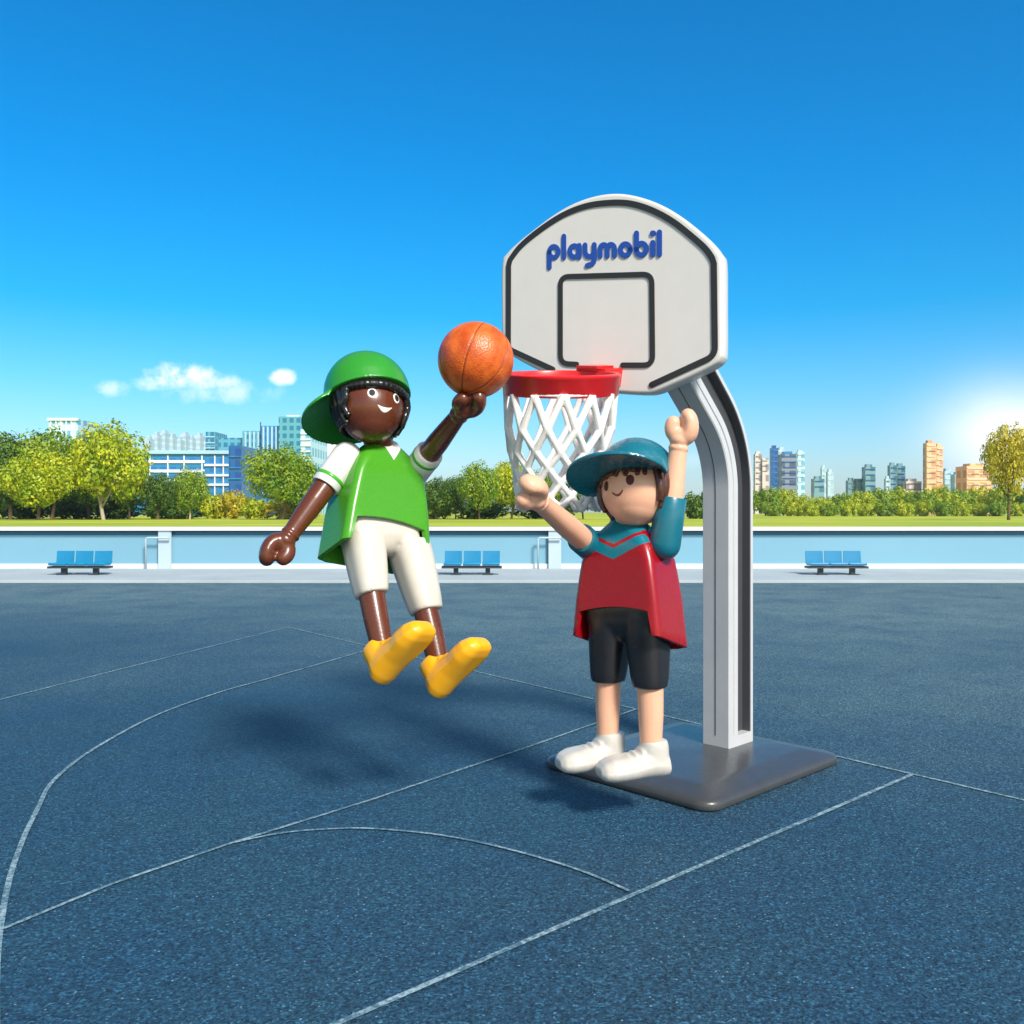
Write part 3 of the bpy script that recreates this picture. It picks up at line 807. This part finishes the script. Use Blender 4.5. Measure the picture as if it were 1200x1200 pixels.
rim = obj('rim', bm, M['red'], hoop, Mr, auto=45)
bm = bmesh.new(); box(bm, (-.13, RR-.015, -.030), (.065, RR+.16, .066)); bevel_all(bm, .008)
obj('bracket', bm, M['red'], rim, Mr, smooth=False)
bm = bmesh.new(); box(bm, (-.11, RR-.04, .0665), (.030, RR+.10, .080)); bevel_all(bm, .005)
obj('bracket_tab', bm, M['red'], rim, Mr, smooth=False)
# net: open lattice of thick white strands
bm = bmesh.new(); NN = 12
lev = [(0, .270, 0), (.30, .264, .5), (.50, .240, 0), (.645, .222, .5), (.775, .212, 0), (.90, .206, .5), (1.0, .202, 0)]
NH = .585; nb = W(657, 460, 4.56); TT = math.tan(R(11.5))
shift = Vector((-.01, 0, 0))
def node(k, j):
    t, r_, off = lev[k]; a = 2*PI*(j+off)/NN
    jit = Vector((0, 0, .006*math.sin(j*2.3+k)+r_*math.sin(a)*TT*(1-t)))
    return nb + Vector((r_*math.cos(a), r_*math.sin(a), -t*NH)) + Vector((-.035*math.sin(t*2.4)*0.35, 0, 0)) + jit
sr = [.0200, .0190, .0175, .017, .0165, .0165, .0165]
for j in range(NN):
    for k in range(len(lev)-1):
        a = node(k, j)
        for dj in ((0, -1) if lev[k][2] == 0 else (0, 1)):
            b2 = node(k+1, j+dj)
            mid = (a+b2)/2; c_ = Vector((nb.x, nb.y, mid.z)); mid = c_+(mid-c_)*1.012
            tube(bm, [a, a.lerp(mid, .5), mid, mid.lerp(b2, .5), b2], [sr[k]*1.15, sr[k], sr[k]*.92, sr[k], sr[k]*1.1], 7)
    p = node(len(lev)-1, j); ellipsoid(bm, p, (.014, .014, .016), None, 8, 6)
top = [nb+Vector((.268*math.cos(2*PI*i/48), .268*math.sin(2*PI*i/48), .004+.268*math.sin(2*PI*i/48)*TT)) for i in range(49)]
tube(bm, top, .013, 7)
me = remesh(bm, .0042, 2, .4)
net = mobj('net', me, M['net'], rim)

# ------------------------------------------------------------------ ball
BY = 4.13; BR = 44.5/F*BY; bc = W(557.5, 422, BY)
ball = thing('basketball', bc, 'orange pebbled basketball held up against the rim', 'ball')
Mball = T(*bc) @ RY(20) @ RX(-16) @ RZ(-10)
bm = bmesh.new(); bmesh.ops.create_icosphere(bm, subdivisions=7, radius=1)
SN = [Vector((math.cos(R(60*k)), math.sin(R(60*k)), 0)) for k in range(3)]
def seamdist(p): return min(abs(p.dot(n)) for n in SN)
for v in bm.verts:
    d = seamdist(v.co); v.co *= BR*(1-.022*math.exp(-(d/.022)**2))
obj('panel_skin', bm, M['ball'], ball, Mball)
bm = bmesh.new()
def circ(fn, rr=.0035):
    pts = [fn(2*PI*i/96).normalized()*BR*.9795 for i in range(97)]; tube(bm, pts, rr, 6)
for n_ in SN:
    q_ = Vector((-n_.y, n_.x, 0)); circ(lambda a: q_*math.cos(a)+Vector((0, 0, 1))*math.sin(a))
obj('seam', bm, M['ball_seam'], ball, Mball)

# ------------------------------------------------------------------ toy figures
def hand_into(bm, Mh, flip=1, sc=1.14):
    """gripping toy hand: broad finger paddle and narrower thumb closing towards each other beyond the palm"""
    Mh = Mh @ Matrix.Scale(sc, 4)
    c = Vector((0, 0, .060)); ro = .035
    for i in range(31):
        t = -108+254*i/30; s = i/30
        th = .031+.006*math.sin(s*PI)
        wx = .030 if t < -40 else .030+(min(t, 90)+40)*.00016
        if t > 120: wx -= (t-120)*.0003
        k = 1.0 if t < 0 else 1.0+.6*min(1, t/90)
        ellipsoid(bm, c+Vector((0, flip*ro*math.sin(R(t)), -ro*math.cos(R(t))*k)), (wx, th, th), Mh, 14, 10)
    ellipsoid(bm, (0, 0, .008), (.044, .042, .034), Mh, 16, 10)
def align(z, x=None):
    z = z.normalized(); x = Vector(x) if x is not None else Vector((1, 0, 0))
    x = (x-z*x.dot(z)).normalized(); y = z.cross(x)
    m = Matrix.Identity(4)
    for i in range(3): m[i][0] = x[i]; m[i][1] = y[i]; m[i][2] = z[i]
    return m
def tunic(parent, Mf, mat):
    bm = bmesh.new()
    secs = [(.80, .222, .134, .034), (.90, .208, .130, .036), (.98, .196, .126, .04), (1.04, .178, .120, .046), (1.08, .158, .114, .055),
            (1.115, .132, .103, .065), (1.145, .104, .088, .07), (1.165, .086, .078, .075), (1.18, .078, .072, .07)]
    base = rrect(.240, .138, .036, 6, 22)
    hem = []
    for x, y in base:
        if abs(x) < .240-.040 and abs(y) > .09: z = (.742+.026*(1-(x/.206)**2)) if y < 0 else .575
        else: z = .640-(y+.138)/.276*.060
        hem.append((x, y, z))
    rings = [hem]
    for f in (.25, .5, .75):
        tr = rrect(.222+(.018)*(1-f), .134+.004*(1-f), .035, 6, 22)
        rings.append([(x, y, h[2]+(.80-h[2])*f) for (x, y), h in zip(tr, hem)])
    # ease the widths of the flap with height
    for z, a, b2, r_ in secs: rings.append([(x, y, z) for x, y in rrect(a, b2, r_, 6, 22)])
    loft(bm, rings, False, False)
    o = obj('tunic', bm, mat, parent, Mf, auto=60)
    s = o.modifiers.new('thick', 'SOLIDIFY'); s.thickness = .020; s.offset = -1
    bv = o.modifiers.new('bevel', 'BEVEL'); bv.width = .006; bv.segments = 3; bv.limit_method = 'ANGLE'; bv.angle_limit = R(55)
    return o
def legs_core(bm, Ml, s, skin=True):
    """one bare leg of the body"""
    x = s*.118
    tube(bm, [Ml @ Vector(p) for p in ((x*.9, 0, .66), (x*.97, 0, .42), (x, 0, .28), (x, 0, .13), (x, 0, .05))], [.070, .062, .058, .050, .046], 20)
def trousers(parent, Mf, MlL, MlR, mat, hem, Mf_world=True):
    bm = bmesh.new()
    loft(bm, [[Mf @ Vector((x, y, z)) for x, y in rrect(a, b2, r_, 6, 6)] for z, a, b2, r_ in ((.655, .165, .085, .07), (.69, .190, .105, .06), (.75, .195, .112, .05), (.86, .185, .11, .05))])
    ellipsoid(bm, (0, 0, .70), (.13, .100, .095), Mf)
    for s, Ml in ((-1, MlL), (1, MlR)):
        rings = []
        for z, a, b2 in ((.74, .092, .108), (.66, .092, .106), (.55, .085, .096), (.45, .077, .086), (hem, .070, .078)):
            cx = s*(.098+(.72-z)*.055)
            rings.append([Ml @ Vector((cx+x, y, z)) for x, y in rrect(a, b2, min(a, b2)*.78, 6, 4)])
        loft(bm, rings)
    me = remesh(bm, .0060, 24, .5)
    return mobj('trousers', me, mat, parent)
def shoe(parent, Msh, mat):
    bm = bmesh.new(); rings = []
    for y, hwid, top_, bot in ((.088, .030, .060, .020), (.080, .047, .092, .006), (.05, .058, .128, .0), (.01, .061, .132, .0), (-.03, .062, .118, .0), (-.075, .066, .098, .0), (-.12, .074, .094, .0), (-.165, .073, .086, .0), (-.198, .060, .072, .006), (-.215, .036, .054, .018)):
        a = hwid; b2 = (top_-bot)/2; cz = (top_+bot)/2
        rings.append([Msh @ Vector((x*(1.0 if z > 0 else 1.08), y, cz+z)) for x, z in rrect(a, b2, min(a, b2)*.97, 7, 3)])
    loft(bm, rings)
    for yy, zz in ((-.035, .118), (-.062, .106), (-.088, .098)):
        tube(bm, [Msh @ Vector((.045*math.sin(R(q)), yy-.006*math.cos(R(q)), zz-.004+.016*(math.cos(R(q))-.75))) for q in range(-70, 71, 14)], .0075, 8)
    rings = [[Msh @ Vector((x, y+.022, z)) for x, y in rrect(a, a*1.05, a*.95, 5, 3)] for z, a in ((.07, .060), (.125, .058), (.150, .053), (.152, .046))]
    loft(bm, rings)
    me = remesh(bm, .0050, 16, .5)
    o = mobj('shoe', me, mat, parent)
    return o
def sleeve(parent, S, E, r0_, r1_, mat, ln):
    d = (E-S).normalized(); bm = bmesh.new(); A = align(d)
    rings = []
    for k in range(0, 7):
        a = R(-88+88*k/6); rings.append((r0_*math.sin(a), r0_*math.cos(a)))
    rings += [(ln*.5, (r0_+r1_)/2), (ln-.006, r1_), (ln, r1_-.004), (ln-.002, r1_-.016), (ln-.03, r1_-.018)]
    loft(bm, [[S+A.to_3x3() @ Vector((rr*math.cos(2*PI*i/32), rr*math.sin(2*PI*i/32), z)) for i in range(32)] for z, rr in rings])
    return obj('sleeve', bm, mat, parent, auto=50)
def head_ellipse(Mh): return (.160, .156, .165)
def lock_tube(bm, Mh, pts, rad):     # pts as (az, el, radius factor); az 0 = face, el up
    P = []
    for az, el, k in pts:
        a = R(az); e = R(el)
        P.append(Mh @ Vector((.160*k*math.sin(a)*math.cos(e), -.156*k*math.cos(a)*math.cos(e), .165*k*math.sin(e))))
    P = [Vector(p) for p in smoothpts([tuple(p) for p in P], 4)]
    n_ = len(P); tube(bm, P, [rad*(.55+.45*math.sin(PI*min(1, .25+.9*i/n_))) for i in range(n_)], 8)
def surf(bvh, Mh, az, el, off):
    a = R(az); e = R(el); d = (Mh.to_3x3() @ Vector((math.sin(a)*math.cos(e), -math.cos(a)*math.cos(e), math.sin(e)))).normalized()
    c = Mh.translation; hit = bvh.ray_cast(c+d*.20, -d)
    p, nn = (hit[0], hit[1]) if hit[0] is not None else (c+d*.16, d)
    return p+d*off
def eye(bvh, Mh, az, el, ra, re, mat, name, parent, off=.0016):
    bm = bmesh.new(); nr, nt_ = 4, 28
    cvt = bm.verts.new(surf(bvh, Mh, az, el, off)); prev = None
    for k in range(1, nr+1):
        f = k/nr
        ring = [bm.verts.new(surf(bvh, Mh, az+ra*f*math.cos(2*PI*i/nt_), el+re*f*math.sin(2*PI*i/nt_), off if k < nr else -.001)) for i in range(nt_)]
        for i in range(nt_):
            j = (i+1) % nt_
            if prev is None: bm.faces.new((cvt, ring[i], ring[j]))
            else: bm.faces.new((prev[i], ring[i], ring[j], prev[j]))
        prev = ring
    return obj(name, bm, mat, parent)
def strip(bvh, Mh, lo, hi, mat, name, parent, off=.0016):
    bm = bmesh.new(); rows = []
    for (a0, e0), (a1, e1) in zip(lo, hi):
        rows.append([bm.verts.new(surf(bvh, Mh, a0+(a1-a0)*t, e0+(e1-e0)*t, off if 0 < t < 1 else -.0006)) for t in (0, .15, .5, .85, 1)])
    for r1, r2 in zip(rows, rows[1:]):
        for i in range(4): bm.faces.new((r1[i], r1[i+1], r2[i+1], r2[i]))
    return obj(name, bm, mat, parent)
def cap_mesh(Mc, brim_az, brim_len, brim_w, dome=(.188, .188, .150), brim_drop=.35, dome_pow=1.0, curve=.05):
    bm = bmesh.new(); rings = []
    for k in range(11):
        a = R(90*k/10*.985); rings.append([(dome[0]*math.cos(a)*math.cos(2*PI*i/48), dome[1]*math.cos(a)*math.sin(2*PI*i/48), dome[2]*math.sin(a)) for i in range(48)])
    rings.insert(0, [(x*1.012, y*1.012, -.024) for x, y, z in rings[0]])
    rings = [[Mc @ Vector(p) for p in r_] for r_ in rings]
    loft(bm, rings)
    ellipsoid(bm, (0, 0, dome[2]-.002), (.020, .020, .012), Mc, 16, 8)
    # brim
    top = []; nph = 25
    for sgn in (1, -1):
        rows = []
        for k in range(9):
            t = k/8; row = []
            for i in range(nph):
                ph = -brim_w + 2*brim_w*i/(nph-1)
                ln = brim_len*(math.cos(R(ph*90/brim_w))**.55 if abs(ph) < brim_w*.999 else 0)
                rr = dome[0]*.95 + (ln+.012)*t
                a = R(brim_az+ph)
                row.append(Mc @ Vector((rr*math.sin(a), -rr*math.cos(a), -.012 - brim_drop*(rr-dome[0]*.95) - curve*(ph/brim_w)**2*t + sgn*.009)))
            rows.append(row)
        top.append(rows)
    A, B = [[[bm.verts.new(p) for p in r_] for r_ in rr_] for rr_ in top]
    for k in range(8):
        for i in range(nph-1):
            bm.faces.new((A[k][i], A[k][i+1], A[k+1][i+1], A[k+1][i])); bm.faces.new((B[k][i], B[k+1][i], B[k+1][i+1], B[k][i+1]))
    for i in range(nph-1):
        for k in (0, 8): bm.faces.new((A[k][i], B[k][i], B[k][i+1], A[k][i+1]))
    for k in range(8):
        for i in (0, nph-1): bm.faces.new((A[k][i], A[k+1][i], B[k+1][i], B[k][i]))
    return remesh(bm, .0050, 3, .5)
def figure(cfg):
    t = thing('toy_figure', cfg['loc'], cfg['label'], 'toy figure')
    Mf = cfg['Mf']; Mh = cfg['Mh']; Ml = cfg['Ml']
    bm = bmesh.new()
    # torso core, hips, neck, head, legs, arms: one skin
    loft(bm, [[Mf @ Vector((x, y, z)) for x, y in rrect(a, b2, r_, 5, 4)] for z, a, b2, r_ in ((.70, .13, .065, .05), (.80, .15, .08, .05), (1.0, .13, .08, .05), (1.08, .10, .07, .06), (1.15, .06, .055, .05))])
    nb_ = Mf @ Vector((0, 0, 1.12)); tube(bm, [nb_, nb_.lerp(Mh.translation, .5), Mh.translation], [.068, .075, .10], 24)
    rx, ry, rz_ = .160, .156, .165
    ellipsoid(bm, (0, 0, 0), (rx, ry, rz_), Mh, 48, 32)
    ellipsoid(bm, (0, -.004, -.062), (.128, .128, .108), Mh, 40, 24)
    for s, m_ in zip((-1, 1), Ml): legs_core(bm, m_, s)
    for (S, E, grip, flip) in cfg['arms']:
        d = E-S; ln = d.length; k = align(d, grip)
        perp = k.to_3x3() @ Vector((0, 1, 0))
        el_ = S+d*.5 + cfg.get('elbow', Vector((0, 0, 0)))*.0
        tube(bm, [S, S+d*.30, S+d*.55, S+d*.85, E], [.056, .055, .053, .043, .038], 24)
        tube(bm, [E-d.normalized()*.035, E-d.normalized()*.022], .046, 20)
        hand_into(bm, Matrix.Translation(E) @ k, flip)
    me = remesh(bm, .0055, 3, .5)
    body = mobj('body', me, M[cfg['skin']], t)
    dg = bpy.context.evaluated_depsgraph_get()
    bvh = BVHTree.FromPolygons([v.co.copy() for v in me.vertices], [tuple(p.vertices) for p in me.polygons])
    tu = tunic(t, Mf, M[cfg['tunic']])
    trousers(t, cfg.get('Mhip', Mf), Ml[0], Ml[1], M[cfg['trouser']], cfg['hem'])
    for s, m_, fy in zip((-1, 1), Ml, cfg['footyaw']):
        shoe(t, m_ @ T(s*.118, 0, .12) @ RZ(fy) @ RX(cfg['footpitch'][0]) @ Matrix.Scale(cfg['fscale'], 4) @ T(0, -.01, -.12/cfg['fscale']), M[cfg['shoe']])
    for (S, E, grip, flip), ln in zip(cfg['arms'], cfg['sleeve_len']):
        sl = sleeve(t, S, E, .072, .070, M[cfg['sleeve']], ln)
        if cfg.get('cuff'):
            d = (E-S).normalized(); A = align(d).to_3x3(); bm = bmesh.new()
            loft(bm, [[S+A @ Vector((rr*math.cos(2*PI*i/32), rr*math.sin(2*PI*i/32), z)) for i in range(32)] for z, rr in ((ln-.052, .0695), (ln-.050, .0722), (ln-.034, .0720), (ln-.032, .0690))], False, False)
            obj('cuff_stripe', bm, M[cfg['cuff']], sl)
    cfg['face'](bvh, Mh, body)
    bm = bmesh.new(); cfg['hair'](bm, Mh)
    mobj('hair', remesh(bm, .0048, 1, .4), M[cfg['hairmat']], t)
    mobj('cap', cfg['capm'](), M[cfg['capmat']], t)
    return t

# --- red figure, standing on tiptoe in a small hop above the base plate
YR = 4.22
foot = W(737, 905, YR)
MlR = T(foot.x, foot.y, foot.z) @ RZ(-40)
MfR = T(foot.x, foot.y, foot.z) @ T(0, 0, .7) @ RX(-7) @ RZ(-40) @ T(0, 0, -.7)
def on(Mx, x, y, z): return Mx @ Vector((x, y, z))
hc = W(745, 574, YR-.02)
MhR = T(*hc) @ RY(-3) @ RX(-14) @ RZ(-41)
SRr = on(MfR, -.188, 0, 1.045); SRl = on(MfR, .205, -.01, 1.050)
def faceR(bvh, Mh, body):
    for s in (-1, 1): eye(bvh, Mh, s*25, 3, 7.8, 10, M['eye_dark'], 'eye', body)
    lo = [(a, -17-3.2*(1-(a/11)**2)+.0) for a in range(-11, 12, 2)]; hi = [(a, e+2.2*max(.25, 1-(a/12)**2)) for a, e in lo]
    lo = [(a, -16+7.0*(abs(a)/11)**2-5) for a in range(-11, 12, 2)]; hi = [(a, e+(4.6 if abs(a) < 10 else 3.4)) for a, e in lo]
    strip(bvh, Mh, lo, hi, M['mouth_brown'], 'mouth', body)
def hairR(bm, Mh):
    r = random.Random(5)
    for az in range(72, 304, 9):
        e = -42+8*math.cos(R(az)) if 75 < az < 285 else -30
        lock_tube(bm, Mh, [(az, 60, .98), (az, 25, 1.05), (az+r.uniform(-3, 3), -8, 1.06), (az+r.uniform(-5, 5), e, 1.05+r.uniform(0, .04))], .022)
    for az in range(-62, 63, 9):
        tip = 17+r.uniform(-4, 4)-abs(az)*.16
        lock_tube(bm, Mh, [(az*.9, 60, 1.0), (az, 42, 1.06), (az-8+r.uniform(-3, 3), tip, 1.045)], .019)
def capR():
    Mc = MhR @ T(0, .010, .064) @ RX(-9)
    return cap_mesh(Mc, -4, .165, 80, (.188, .190, .182), .06, curve=.055)
figure(dict(loc=(foot.x, foot.y, foot.z), label='light-skinned toy figure in teal cap and red tunic with both arms raised', Mf=MfR, Mh=MhR,
    Ml=[MlR, MlR],
    arms=[(SRr, W(629, 585, 3.78), (0, -1, 0), 1), (SRl, W(796, 518, YR-.10), (-.2, -1, 0), 1)],
    skin='skin_light', tunic='tunic_red', trouser='black', hem=.41, shoe='shoe_white', footyaw=(-32, -36), footpitch=(0, 0), fscale=1.13, sleeve='teal', sleeve_len=(.19, .215),
    face=faceR, hair=hairR, hairmat='hair_brown', capm=capR, capmat='teal'))

# --- green figure, in the air with the ball
YL = 4.33
hip = W(441, 626, YL)
base = Matrix.Translation(hip) @ RY(1.5) @ RX(-16) @ RZ(39) @ T(0, 0, -.72)
MfL = base
hcL = W(434, 478, YL-.02)
MhL = T(*hcL) @ RY(-2) @ RX(-16) @ RZ(36)
SLr = on(MfL, -.19, 0, 1.065); SLl = on(MfL, .185, 0, 1.06)
def faceL(bvh, Mh, body):
    for s in (-1, 1):
        eye(bvh, Mh, s*24, 4, 8.8, 9.8, M['print_white'], 'eye_ring', body)
        eye(bvh, Mh, s*24, 4, 6.2, 7.2, M['eye_black'], 'eye', body, .0034)
    lo = [(a, -17-11*(1-(a/14)**2)) for a in range(-14, 15, 2)]; hi = [(a, -16-2.5*(1-(a/14)**2)) for a in range(-14, 15, 2)]
    strip(bvh, Mh, lo, hi, M['print_white'], 'mouth', body)
def hairL(bm, Mh):
    r = random.Random(9)
    for az in range(60, 302, 11):
        e = -30 if not (75 < az < 285) else -40
        pts = [(az, 60, 1.0)]
        for k in range(6):
            pts.append((az+(3 if k % 2 else -3), 45-k*(45-e)/5, 1.07+.02*(k % 2)))
        lock_tube(bm, Mh, pts, .025)
    for az in range(-64, 65, 8):
        k = 22-abs(az)*.05
        lock_tube(bm, Mh, [(az-5, k+4, 1.04), (az, k-4, 1.08), (az+5, k+1, 1.05)], .021)
def capL():
    Mc = T(*MhL.translation) @ RY(-8) @ RX(-17) @ RZ(36) @ T(0, .020, .076) @ RX(-6)
    return cap_mesh(Mc, 205, .135, 75, (.207, .205, .214), .55, curve=.02)
lg = T(hip.x+.02, hip.y, hip.z) @ RY(-15) @ RX(-19) @ RZ(42)
LgL = lg @ T(.0, 0, .02-.72)
LgR = lg @ T(.045, 0, -.075-.72)
hipL = T(hip.x+.01, hip.y, hip.z) @ RY(-9) @ RX(-19) @ RZ(41) @ T(0, 0, -.72)
bhand = W(541, 482, BY+.03)
figure(dict(loc=(hip.x, hip.y, 0), label='dark-skinned toy figure in green cap and tunic leaping with a basketball', Mf=MfL, Mh=MhL, Mhip=hipL, Ml=[LgL, LgR],
    arms=[(SLr, W(336, 632, YL-.22), (0, -1, 0), 1), (SLl, bhand, (.5, -.8, 0), 1)],
    skin='skin_dark', tunic='tunic_green', trouser='trouser', hem=.395, shoe='yellow', footyaw=(16, 16), footpitch=(-24, -24), fscale=1.2, sleeve='white', sleeve_len=(.185, .20), cuff='green',
    face=faceL, hair=hairL, hairmat='hair_black', capm=capL, capmat='cap_green'))

# ------------------------------------------------------------------ light and sky
SUN_EL = 41; SUN_AZ = 150         # azimuth from +Y towards +X
sd = bpy.data.lights.new('sun', 'SUN'); so = bpy.data.objects.new('sun', sd); COL.objects.link(so)
dirv = Vector((math.sin(R(SUN_AZ))*math.cos(R(SUN_EL)), math.cos(R(SUN_AZ))*math.cos(R(SUN_EL)), math.sin(R(SUN_EL))))
so.rotation_euler = dirv.to_track_quat('Z', 'Y').to_euler(); so.location = (20, -20, 40)
sd.energy = 4.4; sd.angle = R(12); sd.color = (1, .95, .88)
wd = bpy.data.worlds.new('World'); scene.world = wd; wd.use_nodes = True
nt = wd.node_tree; bg = nt.nodes['Background']
sky = N(nt, 'ShaderNodeTexSky'); sky.sky_type = 'NISHITA'; sky.sun_disc = False
sky.sun_elevation = R(SUN_EL); sky.sun_rotation = R(SUN_AZ); sky.air_density = 1.0; sky.dust_density = .6; sky.ozone_density = 1.5
tc = N(nt, 'ShaderNodeTexCoord'); sx = N(nt, 'ShaderNodeSeparateXYZ'); nt.links.new(tc.outputs['Generated'], sx.inputs[0])
zc = mathn(nt, 'MAXIMUM', sx.outputs[2], 0.0)
tint = ramp(nt, zc, [(0, (.72, .84, .98)), (.05, (.60, .82, .98)), (.13, (.28, .78, 1.04)), (.21, (.04, .72, 1.06)), (.34, (.0, .70, 1.14)), (.50, (.0, .68, 1.12)), (.66, (1.0, .92, .80))])  # last stop: near-neutral overhead tint added out of view as fill light
back = mathn(nt, 'MULTIPLY', mathn(nt, 'ADD', sx.outputs[1], -.05), -4, True)       # near-neutral sky added behind the camera as fill light for front faces
tint = mixc(nt, back, tint, (1.05, .98, .86))
mul = N(nt, 'ShaderNodeMix'); mul.data_type = 'RGBA'; mul.blend_type = 'MULTIPLY'; mul.inputs[0].default_value = 1
nt.links.new(sky.outputs[0], mul.inputs[6]); nt.links.new(tint, mul.inputs[7])
c = mul.outputs[2]
yy = mathn(nt, 'MAXIMUM', sx.outputs[1], .05)
uu = mathn(nt, 'DIVIDE', sx.outputs[0], yy); vv = mathn(nt, 'DIVIDE', sx.outputs[2], yy)
nz = noise(nt, tc.outputs['Generated'], 34, 8, .62); nz2 = noise(nt, tc.outputs['Generated'], 9, 4, .6)
def blob(px, py, a, b2, nmul, nsub, k):
    du = mathn(nt, 'DIVIDE', mathn(nt, 'SUBTRACT', uu, (px-600)/F), a/F); dv = mathn(nt, 'DIVIDE', mathn(nt, 'SUBTRACT', vv, (600-py)/F), b2/F)
    r2 = mathn(nt, 'ADD', mathn(nt, 'MULTIPLY', du, du), mathn(nt, 'MULTIPLY', dv, dv))
    g = mathn(nt, 'EXPONENT', mathn(nt, 'MULTIPLY', r2, -1))
    q = mathn(nt, 'MULTIPLY', mathn(nt, 'ADD', g, mathn(nt, 'MULTIPLY', mathn(nt, 'SUBTRACT', nz, .5), mathn(nt, 'MULTIPLY', g, nmul))), k)
    return mathn(nt, 'SUBTRACT', q, nsub, True)
fac = None
for args in [(216, 440, 46, 16, 4, .34, 1.3), (190, 447, 34, 12, 4, .34, 1.1), (243, 448, 40, 11, 4, .32, .95), (329, 442, 22, 10, 4.5, .38, 1.15), (128, 456, 30, 11, 4, .28, .7), (255, 460, 80, 16, 4, .22, .5), (760, 540, 120, 14, 1.5, .15, .3)]:
    b_ = blob(*args); fac = b_ if fac is None else mathn(nt, 'MAXIMUM', fac, b_)
glow = blob(1188, 515, 82, 55, .3, .0, 1.05)
fac = mathn(nt, 'MAXIMUM', fac, glow)
fac = mathn(nt, 'MULTIPLY', fac, mathn(nt, 'GREATER_THAN', sx.outputs[1], .1))
c = mixc(nt, mathn(nt, 'MINIMUM', fac, .95), c, (7.9, 8.1, 8.3))
nt.links.new(c, bg.inputs[0]); bg.inputs[1].default_value = .13

bm = bmesh.new(); box(bm, (-3100, -450, -1.2), (3100, 3100, 120))
hz = obj('haze', bm, None, smooth=False); tag(hz, kind='stuff')
m = bpy.data.materials.new('haze_air'); m.use_nodes = True; nt = m.node_tree; nt.nodes.remove(nt.nodes['Principled BSDF'])
pv = N(nt, 'ShaderNodeVolumePrincipled'); pv.inputs['Color'].default_value = (.72, .85, 1, 1); pv.inputs['Density'].default_value = .00013; pv.inputs['Anisotropy'].default_value = .2
nt.links.new(pv.outputs[0], nt.nodes['Material Output'].inputs['Volume']); hz.data.materials.append(m)
cam = bpy.data.cameras.new('camera'); co = bpy.data.objects.new('camera', cam); COL.objects.link(co)
co.location = (0, 0, H); co.rotation_euler = (R(90), 0, 0)
cam.sensor_width = 36; cam.lens = 36*F/1200; cam.clip_end = 9000; cam.clip_start = .05
scene.camera = co
scene.view_settings.view_transform = 'Standard'; scene.view_settings.look = 'None'
scene.view_settings.exposure = .4; scene.view_settings.gamma = 1
